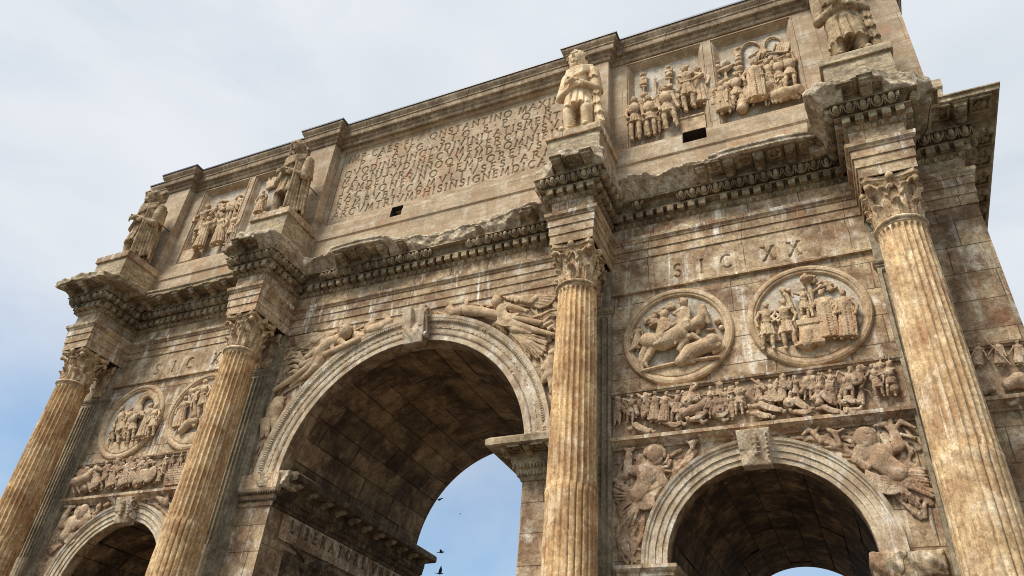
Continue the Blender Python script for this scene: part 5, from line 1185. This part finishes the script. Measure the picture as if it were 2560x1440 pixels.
def frieze_left():
    p = FRZ['L']; m = M_FRIEZE; rn = random.Random(21)
    for t, b in (((530, 775), (520, 925)), ((600, 770), (590, 930)), ((670, 745), (650, 925)), ((715, 745), (690, 920)), ((745, 755), (735, 915)), ((795, 735), (775, 912)), ((835, 728), (812, 905)), ((880, 725), (865, 900)), ((915, 725), (905, 890)), ((945, 755), (935, 890)), ((985, 760), (965, 885))):
        h = b[1]-t[1]; a = lambda: (t[0]+rn.uniform(-.36, .36)*h, t[1]+rn.uniform(.2, .6)*h)
        figure(p, m, YF, ZL, t, b, rn.choice(['tunic', 'cuirass', 'robe']), rn.uniform(-.3, .6), rn.uniform(-.3, .9), lh=a(), rh=a(), helmet=rn.random() < .5, cloak=rn.random() < .3, depth=.17)
    q = Px(YF, ZL); horse(q, [(480, 875), (520, 865), (555, 850)], [17, 17, 19], [(580, 820), (600, 795)], [(605, 790), (640, 805)], [[(475, 890), (462, 915), (465, 940)], [(490, 890), (490, 915), (500, 938)], [(555, 870), (560, 900), (565, 930)]], [(462, 860), (455, 890)], .15); q.obj('carved_horse', m, p)
    for c, r_ in (((880, 838), 32), ((932, 832), 34), ((822, 848), 24), ((600, 880), 26)): q = Px(YF, ZL); q.ball(c, r_*.62, .19, .25); q.ball(c, r_*.15, .22, .5); q.obj('carved_shield', m, p)
    a, b = uw(1010/2.441, 850+880/2.441, YF)[0], uw(1200/2.441, 850+850/2.441, YF)[0]
    mb = MB()
    for i in range(9):
        x = a
        while x < b: w_ = rn.uniform(.14, .22); mb.box(x, min(b, x+w_-.012), YF-.07, YF, 8.12+i*.065, 8.175+i*.065); x += w_
    mb.build('carved_city_wall', m, p)
    for g in range(3):
        q = Px(YF, ZL)
        for i in range(8):
            u = (g+rn.random())/3; x = 480+500*u; y = 800-45*u+rn.uniform(-30, 70)
            if rn.random() < .5: q.head((x, y), rn.uniform(10, 13), .10, rn.uniform(-.8, .8)); q.chain([(x, y+12), (x+rn.uniform(-8, 8), y+45)], [11, 14], .07)
            else: q.chain([(x, y), (x+rn.uniform(-25, 25), y+rn.uniform(10, 30)), (x+rn.uniform(-30, 30), y+rn.uniform(-15, 30))], [8, 7, 5], .12)
        q.obj('carved_crowd', m, p)
    for t, b in (((1015, 705), (1005, 790)), ((1060, 695), (1050, 780)), ((1112, 685), (1100, 770)), ((1150, 680), (1140, 765))): figure(p, m, YF, ZL, t, b, 'tunic', .2, .3, depth=.2, rh=(t[0]+30, t[1]+10))
frieze_left()
def frieze_corner():
    p = FRZ['F']; m = M_FRIEZE; Z = (2200, 800, 2.25)
    for t, b in (((560, 135), (545, 275)), ((660, 120), (680, 270)), ((770, 120), (790, 265))): figure(p, m, YF, Z, t, b, 'robe', -.3, -.6, lh=(t[0]-50, t[1]+80), rh=(t[0]+50, t[1]+90), cloak=True, depth=.2)
    q = Px(YF, Z); q.chain([(590, 130), (660, 190), (735, 270)], 5, .2); q.obj('carved_spear', m, p)
    q = Px(YF, Z); q.chain([(540, 340), (560, 400), (590, 360), (630, 400)], [22, 34, 30, 18], .1, .04); q.obj('carved_horse', m, p)
    q = Px(YF, Z); q.chain([(720, 370), (780, 345), (850, 380)], [28, 36, 30], .1, .04); q.obj('carved_horse', m, p)
frieze_corner()

# ------------------------------------------------------------------ spandrels
def low_relief(cx, cz, r0, x0, x1, z1, n, seed, mat, rad=.045, zlow=0.):
    """shallow carving that fills a corner between arch and cornice: drifting cloth, leaves and water following the curve"""
    p = empty('carved_spandrel', ARCH); S = Sculpt(); rn = random.Random(seed); k = 0
    while k < n:
        x, z = rn.uniform(x0, x1), rn.uniform(cz+zlow, z1); r = math.hypot(x-cx, z-cz)
        if r < r0+.07: continue
        k += 1; a = math.atan2(z-cz, x-cx)+math.pi/2+rn.uniform(-.5, .5); P = [np.array([x, -rn.uniform(.02, .05), z])]; cur = rn.uniform(-.5, .5)
        for i in range(5):
            q = P[-1]+np.array([math.cos(a), 0, math.sin(a)])*rn.uniform(.09, .14); a += cur*.6
            if math.hypot(q[0]-cx, q[2]-cz) < r0+.04 or not x0 < q[0] < x1 or q[2] > z1: break
            q[1] = -rn.uniform(.02, .06); P.append(q)
        if len(P) > 2: S.chain(P, list(np.linspace(rad*rn.uniform(.7, 1.2), rad*.5, len(P))), .012)
    V, F = S.mesh(.015, .003); V[:, 1] *= .62; mesh_obj('low_relief', V, F, mat, p, True)
low_relief(0, CZ, 3.92, -4.15, -.45, 12.12, 70, 1, M_RELIEF); low_relief(0, CZ, 3.92, .55, 4.15, 12.12, 70, 2, M_RELIEF)
for sx in (-1, 1):
    low_relief(sx*SX, SZ, 2.17, sx*SX-2.66, sx*SX-.35, 7.74, 90, 3+sx, M_FRIEZE, zlow=.5); low_relief(sx*SX, SZ, 2.17, sx*SX+.35, sx*SX+2.66, 7.74, 90, 8+sx, M_FRIEZE, zlow=.5)
def victory(zoom, head, torso, wing, armA, armB, legs, ribbons, drape_c, face):
    p = empty('winged_victory', ARCH); m = M_RELIEF; Y = .0
    q = Px(Y, zoom); q.chain(torso, [64, 70, 66, 74], .16, .05); q.head(head, 88, .2, face); q.chain([head, torso[0]], [44, 50], .17)
    for a in (armA, armB): q.chain(a, [38, 31, 24], .22, .03); q.ball(a[-1], 30, .23)
    for a in legs: q.chain(a, [58, 46, 33, 24], .16, .03)
    q.folds((torso[0][0]-60, torso[0][1]-20), (torso[2][0]+70, torso[2][1]-70), 34, 8, 8, .265, (30, 130)); q.folds((torso[2][0]-60, torso[2][1]), (torso[3][0]+60, torso[3][1]-40), 26, 7, 8, .265, (-20, 120)); q.obj('figure', m, p, .014, flat=.8)
    q = Px(Y, zoom)
    a, tips = wing
    T = np.array(tips, float); m_ = (len(T)-1)*2+1; q.plate([(a[0]+20, a[1]-60)]+list(tips)+[(a[0]-10, a[1]+90)], -.01, .085)
    for i in range(m_):
        j = i//2; t = T[j] if i % 2 == 0 else (T[j]+T[j+1])/2; t = np.array(a)+(t-a)*(1-.10*(i % 2))
        q.chain([a, ((a[0]+t[0])/2, (a[1]+t[1])/2-18), t], [24, 25, 12], [.10+.012*(i % 2), .11+.012*(i % 2), .06], .006)
    rn = random.Random(3)
    for i in range(24): u = rn.random()*.55; t = rn.choice(tips); q.ball((a[0]+(t[0]-a[0])*u+rn.uniform(-40, 40), a[1]+(t[1]-a[1])*u-10), 34, .15, .6, .006)
    q.obj('wing', m, p, .014, flat=.8)
    q = Px(Y, zoom)
    for a, ends in drape_c: q.plate([a]+list(ends), -.01, .09); q.fan(a, ends, 34, 22, .11, 5)
    for r_ in ribbons: q.chain(r_, list(np.linspace(26, 14, len(r_))), [.12+.04*math.sin(i*1.3) for i in range(len(r_))], .01)
    q.obj('drapery', m, p, .014, flat=.85); return p
Z1i = (600, 760, 6.4); Z3i = (1000, 740, 6.4); Z2i = (640, 960, 6.4)
v = victory(Z1i, (1715, 460), [(1560, 600), (1480, 640), (1390, 690), (1300, 800)], ((1480, 500), [(880, 545), (890, 590), (900, 640), (930, 690), (1000, 720), (1180, 735)]), [(1640, 620), (1700, 680), (1880, 600)], [(1420, 680), (1230, 760), (1100, 870)], [[(1300, 820), (1150, 1000), (900, 1180), (570, 1390)], [(1330, 850), (1240, 1010), (1120, 1130), (1020, 1200)]],
    [[(1060, 920), (980, 880), (880, 850), (800, 880)], [(1050, 980), (960, 930), (870, 920), (790, 960)], [(1000, 1060), (900, 1010), (830, 1020), (770, 1090)], [(960, 1110), (880, 1090), (800, 1120)], [(1020, 900), (960, 800), (850, 800)]], [((1480, 730), [(1270, 900), (1340, 950), (1410, 950), (1460, 900), (1560, 800)]), ((1200, 1000), [(1050, 1160), (940, 1260), (820, 1330)]), ((1330, 790), [(960, 1060), (1010, 1100), (1060, 1150), (1110, 1180), (1180, 1140)])], .5)
q = Px(0., Z1i); q.chain([(1000, 990), (1300, 860), (1600, 730), (1900, 590)], [30, 34, 38, 40], .22); q.fan((1900, 590), [(1800, 430), (1880, 470), (1980, 460), (2060, 480)], 36, 26, .13); q.chain([(2060, 420), (2120, 330), (2140, 280)], [50, 44, 30], .13); q.chain([(2120, 430), (2280, 380), (2390, 300), (2370, 240)], [60, 56, 44, 30], .13); q.obj('carved_trophy', M_RELIEF, v, .014, flat=.75)
v = victory(Z3i, (1575, 110), [(1640, 220), (1640, 280), (1650, 340), (1760, 420)], ((1780, 60), [(2500, 10), (2480, 60), (2440, 110), (2380, 160), (2250, 200)]), [(1760, 190), (1900, 220), (2050, 270)], [(1620, 330), (1780, 350), (1900, 330)], [[(1780, 430), (1950, 500), (2200, 570), (2480, 640)], [(1760, 460), (1850, 560), (2000, 590), (2100, 620)]],
    [[(2150, 360), (2280, 330), (2400, 260), (2520, 230)], [(2230, 470), (2330, 430), (2420, 340), (2520, 330)], [(2300, 500), (2380, 460), (2440, 420), (2500, 480)], [(2400, 540), (2460, 500), (2500, 560)]], [((1640, 380), [(1500, 470), (1580, 500), (1640, 560), (1700, 600)]), ((1740, 420), [(2210, 500), (2200, 560), (2180, 620), (2120, 660), (2020, 680)]), ((1800, 620), [(2200, 1000), (2280, 930), (2330, 850), (2350, 740), (2260, 690), (2120, 660), (2080, 1010)])], -.8)
q = Px(0., Z3i); q.chain([(2250, 450), (2000, 400), (1700, 340), (1300, 270), (1100, 250)], [34, 34, 46, 60, 70], .22); q.fan((1300, 250), [(1080, 190), (1060, 250), (1080, 310), (1120, 340)], 40, 30, .16); q.chain([(1000, 240), (860, 290), (800, 220), (840, 150)], [60, 60, 50, 26], .14); q.chain([(1070, 160), (1080, 100)], 30, .12); q.obj('carved_trophy', M_RELIEF, v, .014, flat=.75)
def genius(zoom, pts, head, legs, arms):
    p = empty('carved_genius', ARCH); q = Px(0., zoom); q.chain(pts, [70, 80, 74], .12, .04)
    if head: q.head(head, 60, .15)
    for a in legs: q.chain(a, [56, 44, 28], .12, .03)
    for a in arms: q.chain(a, [34, 28, 24], .13)
    q.obj('figure', M_RELIEF, p, .014, flat=.8)
genius(Z2i, [(360, 300), (340, 400), (300, 500)], None, [[(310, 520), (310, 640), (300, 760)], [(270, 520), (210, 640), (190, 840)], [(150, 620), (140, 740), (110, 850)]], [[(420, 300), (440, 250), (400, 240)], [(280, 330), (220, 420), (190, 540)]])
genius(Z3i, [(2440, 1050), (2430, 1150), (2440, 1260)], (2460, 940), [[(2400, 1250), (2330, 1340), (2280, 1420)], [(2440, 1300), (2450, 1440), (2440, 1560)]], [[(2400, 1070), (2320, 1090), (2290, 1180)], [(2420, 1180), (2360, 1240), (2340, 1290)]])
def river_god(zoom, k, head, torso, arms, drape, extra, face, fan_from):
    p = empty('reclining_river_god', ARCH); m = M_FRIEZE; q = Px(.0, zoom)
    q.chain(torso, [38*k, 42*k, 36*k, 40*k], .14, .04); q.head(head, 46*k, .20, face, False); q.chain([head, torso[0]], 24*k, .15)
    rn = random.Random(int(head[0]))
    for i in range(26): a = rn.uniform(-.4, 3.5); q.ball((head[0]+50*k*math.cos(a), head[1]-44*k*math.sin(a)), rn.uniform(10, 15)*k, .16)
    for i in range(9): q.ball((head[0]+face*20*k+rn.uniform(-22, 22)*k, head[1]+rn.uniform(28, 52)*k), 11*k, .24)
    tx, ty = torso[0]; q.chain([(tx-58*k, ty+6*k), (tx+58*k, ty+6*k)], 30*k, .14, .03)
    for e in (-1, 1): q.ball((torso[0][0]+e*24*k, torso[0][1]+22*k), 26*k, .18)
    for a in arms: q.chain(a, [24*k, 20*k, 15*k], .16, .03); q.ball(a[-1], 17*k, .17)
    for i in range(3): q.ball((torso[1][0]+(torso[2][0]-torso[1][0])*(.2+.35*i)-8*k, torso[1][1]+(torso[2][1]-torso[1][1])*(.2+.35*i)), 15*k, .21); q.ball((torso[1][0]+(torso[2][0]-torso[1][0])*(.2+.35*i)+20*k, torso[1][1]+(torso[2][1]-torso[1][1])*(.2+.35*i)+4*k), 15*k, .21)
    q.obj('figure', m, p, .014, flat=.55)
    q = Px(.0, zoom)
    for a, ends in drape:
        if len(ends) > 3: q.plate([a]+list(ends), -.01, .08)
        q.fan(a, ends, 15*k, 11*k, .11, 5)
    q.folds(fan_from[0], fan_from[1], 34*k, 7, 5*k, .15, (0, 60*k)); q.obj('drapery', m, p, .014, flat=.75)
    for nm, ch in extra:
        q = Px(.0, zoom)
        for pts, r_ in ch: q.chain(pts, r_, .10)
        q.obj(nm, m, p, .014, flat=.8)
ZG = (1450, 880, 2.306)
river_god(ZG, 1., (432, 590), [(395, 680), (385, 730), (360, 790), (330, 830)], [[(340, 690), (275, 680), (285, 600)], [(450, 690), (480, 750), (420, 790)]], [((350, 850), [(200, 740), (200, 800), (210, 860), (230, 930), (255, 1000), (300, 1000), (340, 920)]), ((470, 780), [(360, 860), (400, 880)])], [('carved_reed', [([(265, 720), (275, 640), (285, 570)], [16, 15, 12]), ([(285, 580), (260, 560)], 9), ([(285, 580), (312, 560)], 9)]), ('carved_wing', [([(470, 650), (500, 640), (515, 600)], 7), ([(470, 670), (510, 665), (525, 630)], 7), ([(480, 690), (520, 690)], 7)]), ('carved_crab', [([(610, 515), (640, 530), (660, 520), (680, 512)], [6, 8, 10, 6]), ([(650, 530), (650, 555)], [16, 10])])], .5, ((290, 800), (430, 830)))
river_god(ZG, 1.1, (1650, 500), [(1690, 570), (1730, 620), (1780, 660), (1830, 700)], [[(1760, 580), (1840, 540), (1800, 440)], [(1640, 570), (1600, 620), (1650, 660)]], [((1760, 720), [(2000, 760), (2020, 800), (2030, 830), (1990, 720), (1980, 680)]), ((1840, 760), [(1860, 860), (1960, 900)])], [('carved_reed', [([(1800, 470), (1760, 420), (1700, 430)], [9, 11, 6]), ([(1800, 470), (1850, 405), (1930, 440)], [9, 11, 6]), ([(1800, 470), (1790, 400)], 10), ([(1850, 480), (1930, 500)], 8)]), ('carved_crab', [([(1285, 480), (1320, 450), (1350, 470), (1390, 520)], [6, 9, 12, 10]), ([(1350, 470), (1380, 435)], 7), ([(1430, 450), (1470, 470), (1500, 540)], [8, 12, 9]), ([(1480, 470), (1520, 450)], 7)])], -.3, ((1650, 690), (1860, 740)))
ZH = (120, 1215, 6.4)
river_god(ZH, 2., (560, 430), [(480, 560), (430, 600), (370, 670), (300, 780)], [[(400, 560), (300, 620), (250, 640)], [(560, 580), (640, 520), (610, 400)]], [((330, 760), [(200, 800), (190, 860), (260, 900), (350, 860)]), ((200, 960), [(0, 1000), (20, 1060), (60, 1110)])], [('carved_reed', [([(230, 640), (290, 500), (380, 350)], [40, 38, 26]), ([(380, 350), (450, 330)], 18), ([(370, 340), (300, 330)], 18)]), ('carved_crab', [([(860, 280), (830, 340), (800, 420)], [18, 30, 18]), ([(920, 320), (980, 280)], 18), ([(1760, 180), (1850, 240), (1900, 300), (1940, 150)], [20, 34, 28, 18])])], .4, ((260, 740), (440, 760)))
# ------------------------------------------------------------------ statues of bound prisoners on the pedestals
def statue(cx, y0, mat, label, hem=.36, robe=False, yaw=0., seed=1, rod=False, fringe=True, hand_z=.525, zb=15.68, cloak_len=.04, tilt=0.):
    H = 3.14; S = Sculpt(); cw, sw = math.cos(yaw), math.sin(yaw)
    def P(a, c, b): x, y = a*cw-c*sw, a*sw+c*cw; return np.array([x*H, y*H, b*H])       # a right, c back, b up
    rn = random.Random(seed)
    hc = P(-.012, -.06, .893); r = .085*H
    S.ell(hc, (r*.92, r*.95, r*1.12), .01)
    S.ell(hc+np.array([-.1*r, -.92*r, .02*r]), (.17*r, .24*r, .30*r), .012); S.cap(hc+np.array([-.42*r, -.80*r, .33*r]), hc+np.array([.3*r, -.84*r, .33*r]), .12*r, k=.02)   # nose, brow
    for e in (-.42, .24): S.ell(hc+np.array([e*r, -.88*r, .14*r]), (.17*r, .14*r, .10*r), .008, sub=True); S.ell(hc+np.array([e*r, -.76*r, .13*r]), (.12*r, .10*r, .08*r), .004)
    for i in range(46):         # beard and hair in locks
        a = rn.uniform(-1.9, 1.9); z = rn.uniform(-1.25, -.35); S.ell(hc+np.array([.62*r*math.sin(a)-.06*r, -.78*r*math.cos(a)*(.9 if z > -.9 else .7), z*r]), (rn.uniform(.13, .2)*r, .17*r, .24*r), .008)
    for i in range(60):
        a = rn.uniform(0, 2*math.pi); e = rn.uniform(.15, 1.5); q = np.array([.95*math.cos(e)*math.sin(a), .98*math.cos(e)*math.cos(a)+.12, 1.1*math.sin(e)])
        if q[1] < -.55 and q[2] < .62: continue
        S.ell(hc+q*r, (rn.uniform(.18, .26)*r,)*2+(.2*r,), .008)
    for i in range(16): a = rn.uniform(-2., 2.); S.ell(hc+np.array([.9*r*math.sin(a), .55*r+.35*r*math.cos(a), rn.uniform(-.6, .2)*r]), (.22*r, .22*r, .3*r), .01)
    S.ell(hc+np.array([-.08*r, -.86*r, -.42*r]), (.24*r, .10*r, .05*r), .006, sub=True)
    S.cap(P(0, -.02, .86), P(0, 0, .77), .05*H)
    S.chain([P(0, 0, .78), P(0, -.02, .68), P(0, -.01, .56), P(0, 0, .47)], [.085*H, .10*H, .09*H, .10*H], .04); S.cap(P(-.12, .0, .745), P(.12, .0, .745), .052*H, k=.04)
    for s in (-1, 1):           # trousered legs and shoes
        kx = s*.075; S.chain([P(s*.065, 0, .48), P(kx+.01*s, -.035, .27), P(kx+.012*s, -.005, .05)], [.08*H, .058*H, .042*H], .02); S.ell(P(kx+.012*s, .01, .18), (.055*H, .055*H, .09*H), .02)
        for i in range(6): z = .08+.035*i; S.chain([P(kx-.05, -.02, z), P(kx, -.06, z-.012), P(kx+.05, -.02, z+.008)], .007*H, .01)
        S.cap(P(kx+.01*s, -.0, .028), P(kx+.035*s, -.11, .018), .04*H, .03*H)
    # belted tunic with deep pleats
    S.drape(P(0, 0, .55), P(.0, -.01, hem), (.108*H, .09*H), (.150*H, .108*H), 12, .13, .01, seed, hem=.03)
    S.drape(P(0, -.005, .76), P(0, -.01, .52), (.118*H, .08*H), (.112*H, .095*H), 11, .06, .02, seed*2)
    for i in range(14): a = i/14*2*math.pi; S.ell(P(.118*math.sin(a), -.105*math.cos(a), .525), (.028*H, .022*H, .016*H), .006)
    # arms crossed at the wrists, hands with fingers
    for s in (-1, 1):
        el = P(s*.178, -.03, hand_z-.03); hd = P(-s*.01-.005, -.135-.012*s, hand_z+.012+s*.012); sh = P(s*.142, .0, .74)
        S.chain([sh, el, hd], [.05*H, .042*H, .026*H], .015)
        for i in range(5): t = .15+.17*i; q = sh+(el-sh)*t; S.ell(q+np.array([0, -.034*H, 0]), (.030*H, .013*H, .007*H), .01)
        d = np.array([-s, -.10, -.38]); d = d/np.linalg.norm(d); S.ell(hd+d*.03*H, (.034*H, .022*H, .028*H), .01)
        for f in range(4):
            o = np.array([0, -.008*H, (f-1.5)*-.0145*H]); b0 = hd+d*.042*H+o; L = (.036, .042, .04, .032)[f]*H; S.chain([b0, b0+d*L*.6+np.array([0, -.006*H, 0]), b0+d*L+np.array([0, .008*H, -.008*H])], [.0085*H, .008*H, .007*H], .004)
        S.chain([hd+d*.01*H+np.array([0, -.012*H, .016*H]), hd+d*.04*H+np.array([0, -.025*H, .026*H])], [.010*H, .008*H], .004)
    body = S.mesh(.0165, .0007); body[0][:, 0] *= .88
    root = mesh_obj('prisoner_statue', body[0]+[cx, y0, zb], body[1], mat, None, True)
    tag(root, label, 'statue', 'statues of bound prisoners standing on the attic pedestals')
    # fringed mantle: behind the back, across the chest, and down one side
    C = Sculpt()
    C.drape(P(0, .085, .78), P(.03, .09, cloak_len), (.13*H, .04*H), (.165*H, .06*H), 12, .15, .012, seed*3, hem=.02)
    for i in range(6): C.chain([P(-.15+.006*i, -.02, .775-.014*i), P(-.10, -.085, .755-.020*i), P(-.02, -.118, .735-.022*i), P(.07, -.112, .735-.016*i), P(.145, -.05, .775-.008*i)], .0135*H, .008)
    C.cap(P(-.135, .01, .76), P(-.165, .03, .63), .052*H, .05*H, .03); C.drape(P(.14, .01, .77), P(.17, .03, .52), (.048*H, .05*H), (.052*H, .055*H), 7, .12, .02, seed)
    if fringe:
        x = .145; zz = .74; n = 6
        for i in range(n):     # stepped folds of the hanging edge
            z1 = zz-.125; C.drape(P(x+.008*i, -.055+.012*i, zz), P(x+.012+.010*i, -.05+.012*i, z1), (.034*H, .022*H), (.046*H, .030*H), 5, .22, .008, i*1.3, hem=.03); zz -= .10
            if zz < cloak_len+.12: break
    else:
        for i in range(7): C.chain([P(.085+.012*i, -.10+.018*i, .71), P(.10+.016*i+.012*rn.uniform(-1, 1), -.105+.022*i, .46), P(.10+.020*i, -.085+.024*i, cloak_len+.04+.02*(i % 3))], [.012*H, .014*H, .016*H], .012)
    cl = C.mesh(.0165, .0007); cl[0][:, 0] *= .86; mesh_obj('mantle', cl[0]+[cx, y0, zb], cl[1], mat, root, True)
    if rod:
        a, b = rod; V, F = [], []
        d = np.array(b)-np.array(a); n_ = np.cross(d, [0, 0, 1.]); n_ /= np.linalg.norm(n_); m_ = np.cross(d, n_); m_ /= np.linalg.norm(m_)
        for q in (a, b):
            for i in range(6): V.append(np.array(q)+.016*(math.cos(i*math.pi/3)*n_+math.sin(i*math.pi/3)*m_))
        mesh_obj('support_rod', np.array(V), [(i, (i+1) % 6, 6+(i+1) % 6, 6+i) for i in range(6)], M_IRON, root)
    return root
statue(-CO, -.98, M_STATD, 'dark robed prisoner statue on the far left pedestal against the sky', hem=.24, seed=3, fringe=False, rod=((-10.75, -.8, 17.55), (-10.72, -.33, 17.5)))
statue(-CI, -1.12, M_STATD, 'brown prisoner statue with long mantle just left of the great inscription', hem=.27, seed=5, fringe=False, rod=((-4.42, -.85, 17.35), (-4.34, -.35, 17.25)))
statue(CI, -1.2, M_STAT, 'pale clean prisoner statue with knee-length tunic between the inscription and the relief panels', hem=.30, seed=8)
statue(CO, -1.15, M_STATD, 'weathered prisoner statue on the right-hand pedestal, head cut off by the top of the photo', hem=.2, seed=12, hand_z=.56)

# ------------------------------------------------------------------ birds, cable
def bird(pos, span, ang, flap, label, perched=False, group=None):
    S = Sculpt(); k = span
    S.chain([(-.30*k, 0, 0), (0, 0, .0), (.2*k, 0, .03*k)], [.045*k, .09*k, .07*k]); S.ell((.30*k, 0, .07*k), .058*k); S.cap((.34*k, 0, .065*k), (.41*k, 0, .05*k), .018*k, .006*k)
    root_ = S.mesh(.014*k/.35, 0); M = Matrix.Rotation(ang, 3, 'Z')
    V = np.array([list(M @ Vector(v)) for v in root_[0]])+pos
    o = mesh_obj('bird', V, root_[1], M_BIRD, None, True); tag(o, label, 'bird', group)
    def part(nm, pts, th=.012):
        m = MB(); n = len(pts); A = [np.array(M @ Vector(p))*1.0+pos for p in pts]; up = np.array([0, 0, th*k]); m.raw([a+up for a in A]+[a-up for a in A], [tuple(range(n)), tuple(range(2*n-1, n-1, -1))]+[(i, n+i, n+(i+1) % n, (i+1) % n) for i in range(n)]); m.build(nm, M_BIRD, o)
    part('tail', [(-.28*k, -.05*k, 0), (-.28*k, .05*k, 0), (-.5*k, .1*k, 0), (-.52*k, -.1*k, 0)])
    for s in (-1, 1):
        if perched: part('wing', [(.1*k, s*.08*k, .05*k), (.0, s*.11*k, .03*k), (-.4*k, s*.03*k, -.02*k), (-.2*k, s*.09*k, .03*k)])
        else: part('wing', [(.16*k, s*.05*k, .03*k), (.2*k, s*.28*k, .03*k+flap*.22*k), (.02*k, s*.55*k, flap*.55*k), (-.12*k, s*.3*k, flap*.24*k), (-.12*k, s*.05*k, .02*k)])
    return o
bird(at(1103, 1381, 13.), .36, .2, .35, 'small dark bird gliding level in the blue sky under the middle vault, the higher one')
bird(at(1099, 1434, 12.), .36, .6, 1.3, 'small dark bird with raised wings at the bottom edge of the photo')
bird(at(1151, 1285, 60.), .3, 0, .4, 'tiny speck of a bird far off in the sky under the middle vault')
bird(at(1099, 1249, 6.45), .34, 2.6, 0, 'bird clinging to the rear edge of the middle vault', True)
bird(at(672, 1196, -.12), .34, -.6, 0, 'dark bird perched on the broken left impost of the middle arch', True)
bird(at(195, 764, -1.75), .36, 2.9, .5, 'small bird fluttering against the cornice at the far left corner')
s = Sculpt(); s.chain([at(2326, 262, -1.9), at(2318, 320, -1.35), at(2304, 350, -.8), at(2290, 378, -.2)], .012); sculpt_obj(s, 'lightning_cable', M_IRON, ARCH, .012, 0)
